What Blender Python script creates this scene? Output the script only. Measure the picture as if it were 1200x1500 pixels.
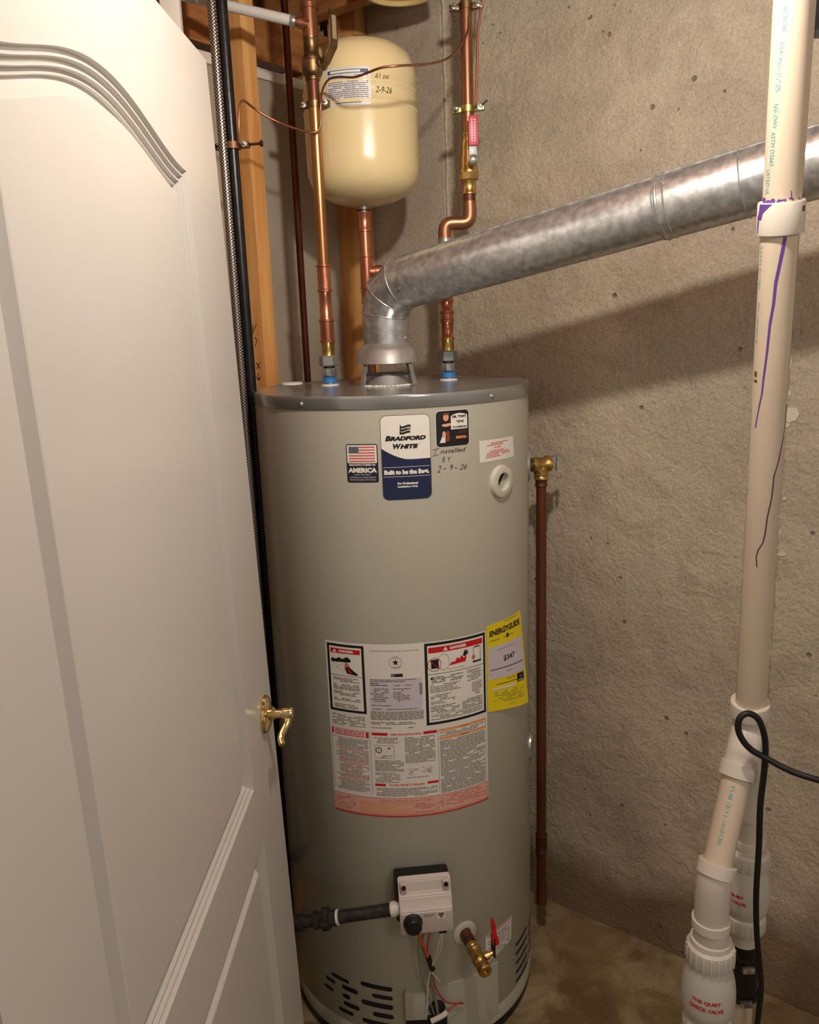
import bpy, bmesh, math, random
from mathutils import Vector, Matrix
from math import sin, cos, pi, radians, sqrt, atan2
random.seed(7)
S = bpy.context.scene
for o in list(bpy.data.objects): bpy.data.objects.remove(o)

# ------------------------------------------------------------------ camera, world, lights, exposure
PITCH, ROLL, FOC, EYE = radians(12.65), radians(-2.1), 1202.0, 1.5
FW = Vector((0, cos(PITCH), -sin(PITCH)))
_U = Vector((0, sin(PITCH), cos(PITCH))); _R = Vector((1, 0, 0))
RT = cos(ROLL)*_R + sin(ROLL)*_U
UP = -sin(ROLL)*_R + cos(ROLL)*_U
cam = bpy.data.cameras.new('camera'); camo = bpy.data.objects.new('camera', cam)
S.collection.objects.link(camo)
M3 = Matrix((RT, UP, -FW)).transposed()
camo.matrix_world = Matrix.Translation((0, 0, EYE)) @ M3.to_4x4()
cam.sensor_fit = 'VERTICAL'; cam.sensor_height = 24; cam.sensor_width = 24*0.8
cam.lens = 24*FOC/1500.0
cam.clip_start = .02
S.camera = camo

W = bpy.data.worlds.new('world'); S.world = W; W.use_nodes = True
W.node_tree.nodes['Background'].inputs[0].default_value = (1.0, .90, .80, 1)
W.node_tree.nodes['Background'].inputs[1].default_value = 0.17

def point_light(name, loc, power, col, rad):
    l = bpy.data.lights.new(name, 'POINT'); l.energy = power; l.color = col; l.shadow_soft_size = rad
    o = bpy.data.objects.new(name, l); o.location = loc; S.collection.objects.link(o); return o
point_light('closet_bulb', (.15, .86, 2.04), 14.0, (1.0, .925, .83), .022)
point_light('fill_light', (.9, -.7, 2.1), 16.0, (1.0, .925, .83), .25)  # added unseen fill behind the camera, brightens the door and lower areas

S.view_settings.view_transform = 'Standard'; S.view_settings.look = 'None'
S.view_settings.gamma = 1; S.view_settings.use_curve_mapping = False
S.view_settings.exposure = 0.92

def at(px, py, Y):                      # the point at depth Y seen near a photo position (used to measure places)
    d = FW + RT*((px-600)/FOC) + UP*((750-py)/FOC)
    return Vector((d.x*Y/d.y, Y, EYE+d.z*Y/d.y))
def zat(px, py, Y): return at(px, py, Y).z

# ------------------------------------------------------------------ materials
def srgb(r, g, b):
    f = lambda c: (c/255/12.92) if c/255 <= .04045 else ((c/255+.055)/1.055)**2.4
    return (f(r), f(g), f(b), 1)
MATS = {}
def mat(name, col, rough=.5, metal=0, var=None, scale=20, amt=1.0, bump=0, bscale=60, stretch=None, coat=0, spec=None):
    if name in MATS: return MATS[name]
    m = bpy.data.materials.new(name); m.use_nodes = True; MATS[name] = m
    nt = m.node_tree; b = nt.nodes['Principled BSDF']
    b.inputs['Base Color'].default_value = col; b.inputs['Roughness'].default_value = rough
    b.inputs['Metallic'].default_value = metal
    if coat: b.inputs['Coat Weight'].default_value = coat; b.inputs['Coat Roughness'].default_value = .15
    if spec is not None: b.inputs['Specular IOR Level'].default_value = spec
    tc = nt.nodes.new('ShaderNodeTexCoord'); mp = nt.nodes.new('ShaderNodeMapping')
    nt.links.new(tc.outputs['Object'], mp.inputs[0])
    if stretch: mp.inputs['Scale'].default_value = stretch
    if var:
        n = nt.nodes.new('ShaderNodeTexNoise'); n.inputs['Scale'].default_value = scale; n.inputs['Detail'].default_value = 6
        nt.links.new(mp.outputs[0], n.inputs['Vector'])
        r = nt.nodes.new('ShaderNodeValToRGB'); r.color_ramp.elements[0].position = .35; r.color_ramp.elements[1].position = .65
        r.color_ramp.elements[0].color = var; r.color_ramp.elements[1].color = col
        nt.links.new(n.outputs[0], r.inputs[0]); nt.links.new(r.outputs[0], b.inputs['Base Color'])
    if bump:
        n2 = nt.nodes.new('ShaderNodeTexNoise'); n2.inputs['Scale'].default_value = bscale; n2.inputs['Detail'].default_value = 5
        nt.links.new(mp.outputs[0], n2.inputs['Vector'])
        bp = nt.nodes.new('ShaderNodeBump'); bp.inputs['Strength'].default_value = bump; bp.inputs['Distance'].default_value = .004
        nt.links.new(n2.outputs[0], bp.inputs['Height']); nt.links.new(bp.outputs[0], b.inputs['Normal'])
    return m

def concrete(name, c1, c2, c3, pit=1.0, big=2.2, bump=.6, rough=.9, damp=None):
    m = bpy.data.materials.new(name); m.use_nodes = True; MATS[name] = m
    nt = m.node_tree; N = nt.nodes; L = nt.links; b = N['Principled BSDF']; b.inputs['Roughness'].default_value = rough
    tc = N.new('ShaderNodeTexCoord')
    def noise(s, d=8, dist=0, rg=.55):
        n = N.new('ShaderNodeTexNoise'); n.inputs['Scale'].default_value = s; n.inputs['Detail'].default_value = d
        n.inputs['Distortion'].default_value = dist; n.inputs['Roughness'].default_value = rg
        L.new(tc.outputs['Object'], n.inputs['Vector']); return n
    def ramp(src, p0, a, p1, c):
        r = N.new('ShaderNodeValToRGB'); r.color_ramp.elements[0].position = p0; r.color_ramp.elements[0].color = a
        r.color_ramp.elements[1].position = p1; r.color_ramp.elements[1].color = c; L.new(src, r.inputs[0]); return r
    def mix(f, a, c, mode='MIX', fac=None):
        x = N.new('ShaderNodeMix'); x.data_type = 'RGBA'; x.blend_type = mode
        if f is not None: L.new(f, x.inputs['Factor'])
        else: x.inputs['Factor'].default_value = fac
        for s_, i in ((a, 6), (c, 7)):
            if isinstance(s_, tuple): x.inputs[i].default_value = s_
            else: L.new(s_, x.inputs[i])
        return x
    r1 = ramp(noise(big, 6, .6).outputs[0], .38, c1, .62, c2)
    r2 = ramp(noise(9, 8, 1.0).outputs[0], .45, (0, 0, 0, 1), .75, (.75, .75, .75, 1))
    mx = mix(r2.outputs[0], r1.outputs[0], c3)
    fine = ramp(noise(220, 3).outputs[0], .3, (.72, .72, .72, 1), .65, (1.08, 1.08, 1.08, 1))
    mx2 = mix(None, mx.outputs[2], fine.outputs[0], 'MULTIPLY', .8)
    v = N.new('ShaderNodeTexVoronoi'); v.inputs['Scale'].default_value = 13; v.inputs['Randomness'].default_value = 1
    L.new(tc.outputs['Object'], v.inputs['Vector'])
    pr = ramp(v.outputs['Distance'], .045, (.25, .25, .25, 1), .075, (1, 1, 1, 1))
    mx3 = mix(None, mx2.outputs[2], pr.outputs[0], 'MULTIPLY', .75*pit)
    last = mx3
    if damp:                                            # brown water stain rising from the floor, ragged edge
        g = N.new('ShaderNodeNewGeometry'); sp = N.new('ShaderNodeSeparateXYZ'); L.new(g.outputs['Position'], sp.inputs[0])
        ad = N.new('ShaderNodeMath'); ad.operation = 'MULTIPLY_ADD'; ad.inputs[1].default_value = -.26; L.new(noise(3.2, 7, .5).outputs[0], ad.inputs[0]); L.new(sp.outputs['Z'], ad.inputs[2])
        rp = ramp(ad.outputs[0], 0.0, (.8, .8, .8, 1), 1.0, (0, 0, 0, 1)); rp.color_ramp.elements[1].position = .09
        last = mix(rp.outputs[0], mx3.outputs[2], damp)
    L.new(last.outputs[2], b.inputs['Base Color'])
    a1 = N.new('ShaderNodeMath'); a1.operation = 'MULTIPLY_ADD'; a1.inputs[1].default_value = .55
    L.new(noise(110, 5).outputs[0], a1.inputs[0]); L.new(noise(26, 5, .8).outputs[0], a1.inputs[2])
    a2 = N.new('ShaderNodeMath'); a2.operation = 'MULTIPLY_ADD'; a2.inputs[1].default_value = .7*pit
    L.new(pr.outputs[0], a2.inputs[0]); L.new(a1.outputs[0], a2.inputs[2])
    bp = N.new('ShaderNodeBump'); bp.inputs['Strength'].default_value = bump; bp.inputs['Distance'].default_value = .006
    L.new(a2.outputs[0], bp.inputs['Height']); L.new(bp.outputs[0], b.inputs['Normal'])
    return m

m_wall = concrete('concrete_wall', srgb(176, 162, 143), srgb(196, 181, 158), srgb(164, 148, 128), bump=1.0, damp=srgb(112, 88, 58))
m_wall2 = concrete('concrete_smooth', srgb(174, 161, 144), srgb(188, 174, 154), srgb(166, 152, 133), pit=.2, bump=.35)
m_floor = concrete('concrete_floor', srgb(112, 90, 56), srgb(140, 118, 80), srgb(186, 168, 134), pit=.3, big=5, bump=.4, rough=.75)
m_drywall = mat('drywall_paper', srgb(172, 160, 142), .9, var=srgb(160, 148, 130), scale=3, bump=.1)
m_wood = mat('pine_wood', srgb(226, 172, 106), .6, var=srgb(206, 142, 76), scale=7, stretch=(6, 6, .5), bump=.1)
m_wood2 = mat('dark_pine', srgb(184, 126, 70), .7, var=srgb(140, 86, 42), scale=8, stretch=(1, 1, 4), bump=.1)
m_paint = mat('white_door_paint', srgb(196, 191, 184), .3, var=srgb(193, 188, 181), scale=4, bump=.02, bscale=200)
m_trimw = mat('white_trim_paint', srgb(225, 218, 206), .5)
m_tank = mat('tank_enamel', srgb(180, 177, 162), .3, var=srgb(177, 174, 159), scale=3, coat=.1)
m_lid = mat('lid_steel', srgb(172, 174, 174), .2, .6, var=srgb(158, 159, 158), scale=6)
m_galv = mat('galvanized_steel', srgb(212, 213, 213), .33, .8, var=srgb(172, 173, 174), scale=75, bump=.15, bscale=30)
m_galv2 = mat('galvanized_dull', srgb(176, 172, 168), .45, .6, var=srgb(145, 142, 138), scale=30)
m_cop = mat('copper_bright', srgb(208, 146, 118), .3, .85, var=srgb(176, 108, 80), scale=40, stretch=(1, 1, .3))
m_copd = mat('copper_aged', srgb(170, 122, 92), .36, .85, var=srgb(138, 92, 66), scale=25, stretch=(1, 1, .3))
m_copp = mat('copper_dark', srgb(122, 74, 54), .45, .7, var=srgb(92, 52, 38), scale=30, stretch=(1, 1, .3))
m_copo = mat('copper_golden', srgb(186, 138, 88), .32, .85, var=srgb(158, 110, 70), scale=14, stretch=(1, 1, .3))
m_brass = mat('brass', srgb(212, 178, 108), .3, .9, var=srgb(176, 140, 76), scale=60)
m_brassd = mat('brass_aged', srgb(150, 124, 88), .42, 1, var=srgb(110, 88, 60), scale=50)
m_brassp = mat('polished_brass', srgb(226, 204, 152), .14, 1)
m_steel = mat('zinc_steel', srgb(205, 205, 202), .3, .75, var=srgb(140, 140, 136), scale=60)
m_dsteel = mat('dark_steel', srgb(84, 78, 72), .45, .8, var=srgb(52, 46, 42), scale=60)
m_iron = mat('black_iron', srgb(34, 33, 36), .32, .3, var=srgb(22, 21, 22), scale=40, bump=.1)
m_pipeb = mat('gas_pipe_grey', srgb(72, 66, 64), .45, .6, var=srgb(46, 40, 40), scale=70)
m_hex = mat('grey_union', srgb(142, 145, 143), .45, .4)
m_blue = mat('blue_plastic', srgb(62, 128, 196), .4)
m_cream = mat('cream_enamel', srgb(226, 206, 156), .25, coat=.35)
m_pvc = mat('pvc_cream', srgb(210, 193, 170), .38, var=srgb(206, 188, 165), scale=5)
m_pvcw = mat('pvc_white', srgb(212, 203, 190), .35)
m_valve = mat('valve_white', srgb(205, 200, 188), .3)
m_pex = mat('pex_white', srgb(198, 196, 186), .45)
m_black = mat('black_plastic', srgb(20, 20, 22), .4)
m_rub = mat('black_rubber', srgb(14, 13, 14), .5)
m_hole = mat('opening_shade', srgb(16, 12, 10), .8)  # near-black colour stands in for the shade inside openings
m_white = mat('sticker_white', srgb(226, 222, 212), .4)
m_pap = mat('sticker_paper', srgb(220, 215, 206), .5)
m_pink = mat('sticker_pink', srgb(214, 168, 150), .5)
m_navy = mat('print_navy', srgb(22, 33, 68), .4)
m_navyd = mat('print_dark_navy', srgb(22, 26, 48), .4)
m_ink = mat('print_black', srgb(18, 17, 18), .5)
m_ink2 = mat('print_grey', srgb(108, 102, 98), .6)
m_marker = mat('marker_grey', srgb(70, 66, 58), .6)
m_red = mat('print_red', srgb(196, 20, 28), .4)
m_pred = mat('print_pale_red', srgb(208, 92, 92), .5)
m_flag = mat('print_flag_red', srgb(204, 88, 86), .5)
m_flagb = mat('print_flag_blue', srgb(66, 74, 92), .5)
m_orange = mat('print_orange', srgb(228, 150, 84), .5)
m_yel = mat('sticker_yellow', srgb(226, 205, 20), .45)
m_lil = mat('sticker_lilac', srgb(200, 192, 200), .45)
m_skin = mat('print_skin', srgb(220, 160, 130), .5)
m_brown = mat('print_brown', srgb(120, 58, 40), .5)
m_redh = mat('red_handle', srgb(196, 24, 34), .35)
m_pinkh = mat('red_label_sleeve', srgb(190, 44, 66), .4)
m_cyan = mat('print_cyan', srgb(88, 168, 176), .5)
m_purple = mat('purple_primer', srgb(104, 62, 150), .5)
m_gbox = mat('control_grey', srgb(202, 190, 182), .45)
m_gboxd = mat('control_taupe', srgb(158, 146, 138), .5)
m_wirew = mat('wire_white', srgb(214, 206, 198), .4)
m_wirer = mat('wire_red', srgb(178, 30, 34), .4)
m_wireo = mat('wire_orange', srgb(205, 96, 52), .5)
m_wireg = mat('wire_sleeve_grey', srgb(130, 126, 116), .5)
m_foam = mat('white_caulk', srgb(232, 230, 222), .7)
m_flake = mat('plaster_flake', srgb(205, 195, 178), .9)
m_gold = mat('gold_rim', srgb(225, 200, 140), .35, .4)
m_void = mat('cavity_shade', srgb(26, 20, 16), .95)  # near-black colour stands in for the unlit cavity behind the framing

def braid():
    m = bpy.data.materials.new('braided_steel'); m.use_nodes = True; nt = m.node_tree; b = nt.nodes['Principled BSDF']
    b.inputs['Metallic'].default_value = .8; b.inputs['Roughness'].default_value = .4
    tc = nt.nodes.new('ShaderNodeTexCoord'); out = []
    for s in (1, -1):
        mp = nt.nodes.new('ShaderNodeMapping'); mp.inputs['Rotation'].default_value = (0, radians(45*s), 0)
        nt.links.new(tc.outputs['Object'], mp.inputs[0])
        w = nt.nodes.new('ShaderNodeTexWave'); w.inputs['Scale'].default_value = 75
        nt.links.new(mp.outputs[0], w.inputs[0]); out.append(w)
    mx = nt.nodes.new('ShaderNodeMath'); mx.operation = 'MULTIPLY'
    nt.links.new(out[0].outputs['Fac'], mx.inputs[0]); nt.links.new(out[1].outputs['Fac'], mx.inputs[1])
    r = nt.nodes.new('ShaderNodeValToRGB'); r.color_ramp.elements[0].color = srgb(40, 36, 34); r.color_ramp.elements[1].color = srgb(196, 186, 176)
    r.color_ramp.elements[1].position = .5
    nt.links.new(mx.outputs[0], r.inputs[0]); nt.links.new(r.outputs[0], b.inputs['Base Color'])
    return m
m_braid = braid()

# ------------------------------------------------------------------ mesh helpers
def tag(o, label=None, cat=None, group=None, kind=None):
    if label: o['label'] = label
    if cat: o['category'] = cat
    if group: o['group'] = group
    if kind: o['kind'] = kind
    return o
def empty(name, loc, label=None, cat=None, group=None, kind=None):
    o = bpy.data.objects.new(name, None); o.location = loc; o.empty_display_size = .05
    S.collection.objects.link(o); return tag(o, label, cat, group, kind)
def link(name, bm, mats, parent=None, smooth=40, weld=False):
    if weld: bmesh.ops.remove_doubles(bm, verts=bm.verts, dist=1e-6)
    bmesh.ops.recalc_face_normals(bm, faces=bm.faces)
    me = bpy.data.meshes.new(name); bm.to_mesh(me); bm.free()
    if smooth:
        me.shade_smooth(); me.set_sharp_from_angle(angle=radians(smooth))
    for m in (mats if isinstance(mats, (list, tuple)) else [mats]): me.materials.append(m)
    o = bpy.data.objects.new(name, me); S.collection.objects.link(o)
    if parent:
        o.parent = parent
        p = parent; off = Vector((0, 0, 0))
        while p: off += p.location; p = p.parent
        me.transform(Matrix.Translation(-off))
    return o
def frame(axis):
    a = Vector(axis).normalized(); u = Vector((1, 0, 0)) if abs(a.x) < .8 else Vector((0, 1, 0))
    x = (u - a*u.dot(a)).normalized(); return x, a.cross(x), a
def add_lathe(bm, prof, org, axis=(0, 0, 1), seg=32, mi=0, ref=None, cap=True):
    """prof: list of (radius, distance along axis)"""
    x, y, a = frame(axis); org = Vector(org); rings = []
    if ref: x = (Vector(ref) - a*Vector(ref).dot(a)).normalized(); y = a.cross(x)
    for r, h in prof:
        if r <= 1e-6: rings.append([bm.verts.new(org+a*h)]); continue
        rings.append([bm.verts.new(org+a*h+(x*cos(2*pi*i/seg)+y*sin(2*pi*i/seg))*r) for i in range(seg)])
    for A, B in zip(rings, rings[1:]):
        for i in range(seg):
            j = (i+1) % seg
            if len(A) == 1 and len(B) == 1: continue
            if len(A) == 1: f = bm.faces.new((A[0], B[i], B[j]))
            elif len(B) == 1: f = bm.faces.new((A[i], A[j], B[0]))
            else: f = bm.faces.new((A[i], A[j], B[j], B[i]))
            f.material_index = mi
    if cap:
        for R in (rings[0], rings[-1]):
            if len(R) > 2: bm.faces.new(R).material_index = mi
def lathe(name, prof, org, axis, m, parent=None, seg=32, ref=None, smooth=40):
    bm = bmesh.new(); add_lathe(bm, prof, org, axis, seg, 0, ref); return link(name, bm, m, parent, smooth)
def smooth_path(pts, n=10):
    P = [Vector(p) for p in pts]; P = [P[0]*2-P[1]] + P + [P[-1]*2-P[-2]]; out = []
    for i in range(1, len(P)-2):
        for k in range(n):
            t = k/n; a, b, c, d = P[i-1], P[i], P[i+1], P[i+2]
            out.append(.5*((2*b)+(c-a)*t+(2*a-5*b+4*c-d)*t*t+(3*b-3*c+d-a)*t**3))
    out.append(P[-2]); return out
def add_tube(bm, pts, r, seg=14, mi=0, cap=True):
    P = [Vector(p) for p in pts]; P = [p for i, p in enumerate(P) if i == 0 or (p-P[i-1]).length > 1e-7]; x, y, a = frame(P[1]-P[0]); rings = []; n = len(P)
    for i in range(n):
        t = (P[min(i+1, n-1)]-P[max(i-1, 0)]).normalized()
        x = (x - t*x.dot(t)).normalized(); y = t.cross(x)
        k = 1.0
        if 0 < i < n-1:
            c = (P[i]-P[i-1]).normalized().dot(t); k = 1/max(c, .5)
            bend = ((P[i+1]-P[i]).normalized()-(P[i]-P[i-1]).normalized())
            bd = bend.normalized() if bend.length > 1e-5 else x
        rr = r(i/(n-1)) if callable(r) else r
        ring = []
        for s in range(seg):
            v = (x*cos(2*pi*s/seg)+y*sin(2*pi*s/seg))*rr
            if k > 1.0001: v = v + bd*v.dot(bd)*(k-1)
            ring.append(bm.verts.new(P[i]+v))
        rings.append(ring)
    for A, B in zip(rings, rings[1:]):
        for i in range(seg):
            j = (i+1) % seg; bm.faces.new((A[i], A[j], B[j], B[i])).material_index = mi
    if cap:
        for R in (rings[0], rings[-1]): bm.faces.new(R).material_index = mi
def tube(name, pts, r, m, parent=None, seg=14, sm=0):
    bm = bmesh.new(); add_tube(bm, smooth_path(pts, sm) if sm else pts, r, seg); return link(name, bm, m, parent, 50)
def add_box(bm, c, size, X=None, Y=None, Z=None, bevel=0, mi=0):
    X = Vector(X or (1, 0, 0)).normalized(); Y = Vector(Y or (0, 1, 0)).normalized(); Z = Vector(Z).normalized() if Z else X.cross(Y)
    c = Vector(c); b2 = bmesh.new()
    bmesh.ops.create_cube(b2, size=1)
    for v in b2.verts: v.co = Vector((v.co.x*size[0], v.co.y*size[1], v.co.z*size[2]))
    if bevel: bmesh.ops.bevel(b2, geom=b2.edges[:], offset=bevel, segments=2, affect='EDGES', profile=.6)
    mp = {}
    for v in b2.verts: mp[v] = bm.verts.new(c + X*v.co.x + Y*v.co.y + Z*v.co.z)
    for f in b2.faces: bm.faces.new([mp[v] for v in f.verts]).material_index = mi
    b2.free()
def box(name, c, size, m, parent=None, X=None, Y=None, Z=None, bevel=0, smooth=30):
    bm = bmesh.new(); add_box(bm, c, size, X, Y, Z, bevel); return link(name, bm, m, parent, smooth)

_tc = {}
def text_geo(s, size, bold=0, shear=0):
    key = (s, round(bold/size, 3), shear)
    if key not in _tc:
        cu = bpy.data.curves.new('t', 'FONT'); cu.body = s; cu.size = 1; cu.offset = bold/size; cu.shear = shear
        cu.align_x = 'CENTER'; cu.align_y = 'CENTER'; cu.resolution_u = 3
        ob = bpy.data.objects.new('t', cu); S.collection.objects.link(ob)
        dg = bpy.context.evaluated_depsgraph_get(); me = ob.evaluated_get(dg).to_mesh()
        vs = [(v.co.x, v.co.y) for v in me.vertices]; fs = [tuple(p.vertices) for p in me.polygons]
        ob.evaluated_get(dg).to_mesh_clear(); bpy.data.objects.remove(ob); bpy.data.curves.remove(cu)
        if vs:
            x0 = min(v[0] for v in vs); x1 = max(v[0] for v in vs); y0 = min(v[1] for v in vs); y1 = max(v[1] for v in vs)
            vs = [(v[0]-(x0+x1)/2, v[1]-(y0+y1)/2) for v in vs]; _tc[key] = (vs, fs, max(x1-x0, .01), max(y1-y0, .01))
        else: _tc[key] = ([], [], 1, 1)
    return _tc[key]

class Decal:
    """flat print laid on a surface; mapper(u, v, lift) gives the 3-D point"""
    def __init__(s, mapper, step=.008): s.mp = mapper; s.bm = bmesh.new(); s.mats = []; s.step = step or 1e3
    def mi(s, m):
        if m not in s.mats: s.mats.append(m)
        return s.mats.index(m)
    def poly(s, pts, m, layer=0):
        b = bmesh.new(); b.faces.new([b.verts.new((p[0], p[1], 0)) for p in pts])
        u0 = min(p[0] for p in pts); u1 = max(p[0] for p in pts)
        k = math.ceil(u0/s.step+1e-6)
        while s.step and k*s.step < u1-1e-6:
            bmesh.ops.bisect_plane(b, geom=b.verts[:]+b.edges[:]+b.faces[:], plane_co=(k*s.step, 0, 0), plane_no=(1, 0, 0)); k += 1
        if len(b.faces) == 1 and len(pts) > 4: bmesh.ops.triangulate(b, faces=b.faces[:])
        mpd = {v: s.bm.verts.new(s.mp(v.co.x, v.co.y, .0004+layer*.00025)) for v in b.verts}
        for f in b.faces: s.bm.faces.new([mpd[v] for v in f.verts]).material_index = s.mi(m)
        b.free()
    def rect(s, u0, v0, u1, v1, m, layer=0): s.poly([(u0, v0), (u1, v0), (u1, v1), (u0, v1)], m, layer)
    def rrect(s, u0, v0, u1, v1, r, m, layer=0):
        P = []
        for cx, cy, a in ((u1-r, v1-r, 0), (u0+r, v1-r, 90), (u0+r, v0+r, 180), (u1-r, v0+r, 270)):
            for k in range(5): t = radians(a+k*22.5); P.append((cx+r*cos(t), cy+r*sin(t)))
        s.poly(P, m, layer)
    def disc(s, u, v, r, m, layer=0, ry=None, n=20):
        ry = ry or r; s.poly([(u+r*cos(2*pi*i/n), v+ry*sin(2*pi*i/n)) for i in range(n)], m, layer)
    def line(s, a, b, w, m, layer=1):
        a = Vector(a); b = Vector(b); d = (b-a); n = Vector((-d.y, d.x)).normalized()*w/2
        s.poly([a-n, b-n, b+n, a+n], m, layer)
    def ring(s, u, v, r, w, m, layer=1, n=20, ry=None):
        k = (ry or r)/r
        for i in range(n):
            a, b = 2*pi*i/n, 2*pi*(i+1)/n
            s.poly([(u+q*cos(t), v+q*sin(t)*k) for q, t in ((r-w/2, a), (r+w/2, a), (r+w/2, b), (r-w/2, b))], m, layer)
    def frame(s, u0, v0, u1, v1, w, m, layer=1):
        s.rect(u0, v0, u1, v0+w, m, layer); s.rect(u0, v1-w, u1, v1, m, layer)
        s.rect(u0, v0+w, u0+w, v1-w, m, layer); s.rect(u1-w, v0+w, u1, v1-w, m, layer)
    def text(s, t, u, v, h, m, layer=2, w=None, bold=0, shear=0, rot=0):
        """h = height of the inked text, w = its width"""
        vs, fs, W_, H_ = text_geo(t, h, bold, shear)
        if not vs: return
        sy = h/H_; sx = (w/W_) if w else sy; c, sn = cos(rot), sin(rot); V = []
        for x, y in vs:
            x, y = x*sx, y*sy
            V.append(s.bm.verts.new(s.mp(u+x*c-y*sn, v+x*sn+y*c, .0004+layer*.00025)))
        for f in fs:
            try: s.bm.faces.new([V[i] for i in f]).material_index = s.mi(m)
            except ValueError: pass
    def fine(s, u0, v1, u1, v0, pitch, m, layer=1, h=.0009, dens=.85):
        """rows of print too small to read"""
        v = v1
        while v > v0:
            u = u0; end = u1 - (random.random()*.3*(u1-u0) if random.random() < .25 else 0)
            while u < end:
                l = random.uniform(.004, .013)
                if random.random() < dens: s.rect(u, v-h, min(u+l, end), v, m, layer)
                u += l+.0012
            v -= pitch
    def done(s, name, parent, label=None):
        o = link(name, s.bm, s.mats, parent, 0)
        return tag(o, label)
def cyl_map(C, r, axis=(0, 0, 1), front=(0, -1, 0), org=0.0):
    """u = arc length to the right as seen from the front, v = distance along axis"""
    a = Vector(axis).normalized(); C = Vector(C); f = Vector(front); f = (f-a*f.dot(a)).normalized(); rt = a.cross(f)*-1
    if rt.dot(RT) < 0: rt = -rt
    def mp(u, v, l):
        t = u/r; return C + a*v + (f*cos(t)+rt*sin(t))*(r+l)
    return mp

# ================================================================== SETTING
CN = Vector((-.128, 2.266, 0))                      # corner of the two walls
DR = Vector((.7752-.2892, 1.5596-1.9399, 0)).normalized()    # along the concrete wall, towards the camera side
DL = Vector((DR.y, -DR.x, 0))                        # along the stud wall
NR = -Vector((-DR.y, DR.x, 0)) if Vector((-DR.y, DR.x, 0)).dot((0, -1, 0)) < 0 else Vector((-DR.y, DR.x, 0))
NL = DR.copy()
H_C = 2.42
box('floor', (.2, .6, -.02), (5, 5, .04), m_floor).update_tag(); tag(bpy.data.objects['floor'], kind='structure')
def wall_slab(name, A, B, z0, z1, n, th, m, parent=None, nx=1):
    A = Vector(A); B = Vector(B); d = (B-A).normalized(); L = (B-A).length
    c = (A+B)/2 - Vector(n)*th/2; c.z = (z0+z1)/2
    return box(name, c, (L, th, z1-z0), m, parent, X=d, Y=n)
def wr_t(px, py):                                    # distance along the concrete wall of a photo position
    d = FW + RT*((px-600)/FOC) + UP*((750-py)/FOC); o = Vector((0, 0, EYE))
    k = NR.dot(CN-o*1 + Vector((0, 0, 0)))/NR.dot(Vector((d.x, d.y, 0))) if True else 0
    P = Vector((d.x*k, d.y*k, EYE+d.z*k)); return (P-CN).dot(DR), P.z
w_r = wall_slab('wall_right', CN-DR*.15, CN+DR*2.6, 0, H_C, NR, .2, m_wall); tag(w_r, kind='structure')
w_l = wall_slab('wall_left', CN+DL*.0, CN+DL*1.75, 0, 2.08, NL, .014, m_drywall); tag(w_l, kind='structure')
# formwork joints: ridges and flaked patches on the concrete
def ridge(name, t, z0, z1, amp, parent):
    bm = bmesh.new(); z = z0; pts = []
    while z < z1: pts.append((t+random.uniform(-1, 1)*.0015, z, random.uniform(.3, 1)*amp)); z += .02
    prev = None
    for tt, zz, h in pts:
        w = .003+h*.6
        vs = [bm.verts.new(CN+DR*(tt-w)+NR*-.001+Vector((0, 0, zz))), bm.verts.new(CN+DR*tt+NR*h+Vector((0, 0, zz))), bm.verts.new(CN+DR*(tt+w)+NR*-.001+Vector((0, 0, zz)))]
        if prev:
            bm.faces.new((prev[0], prev[1], vs[1], vs[0])); bm.faces.new((prev[1], prev[2], vs[2], vs[1]))
        prev = vs
    return link(name, bm, m_wall, parent, 0)
tA, _ = wr_t(654, 200); tB, _ = wr_t(1148, 700)
ridge('form_joint', tA, .02, 2.4, .006, w_r); ridge('form_joint', tB, .02, 2.4, .004, w_r)
bm = bmesh.new()                                      # smoother pour left of the joint, a few mm lower
add_box(bm, CN+DR*(tA/2-.08)+NR*.0015+Vector((0, 0, H_C/2)), (tA+.14, .003, H_C), DR, NR)
link('smooth_pour', bm, m_wall2, w_r)
for px, py, w, h in ((1160, 606, .016, .022), (1150, 590, .007, .02), (1157, 530, .006, .026), (1153, 622, .006, .008), (1146, 812, .012, .006), (1143, 755, .006, .009), (1150, 730, .004, .006), (1143, 780, .004, .005), (1156, 575, .005, .008)):
    t, z = wr_t(px, py); bm = bmesh.new(); n = 9
    P = [CN+DR*(t+w*cos(2*pi*i/n)*random.uniform(.5, 1))+NR*.0022+Vector((0, 0, z+h*sin(2*pi*i/n)*random.uniform(.5, 1))) for i in range(n)]
    top = [bm.verts.new(p) for p in P]; bot = [bm.verts.new(p-NR*.003) for p in P]
    bm.faces.new(top)
    for i in range(n): bm.faces.new((top[i], top[(i+1) % n], bot[(i+1) % n], bot[i]))
    link('plaster_flake', bm, m_flake, w_r, 0)
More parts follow.
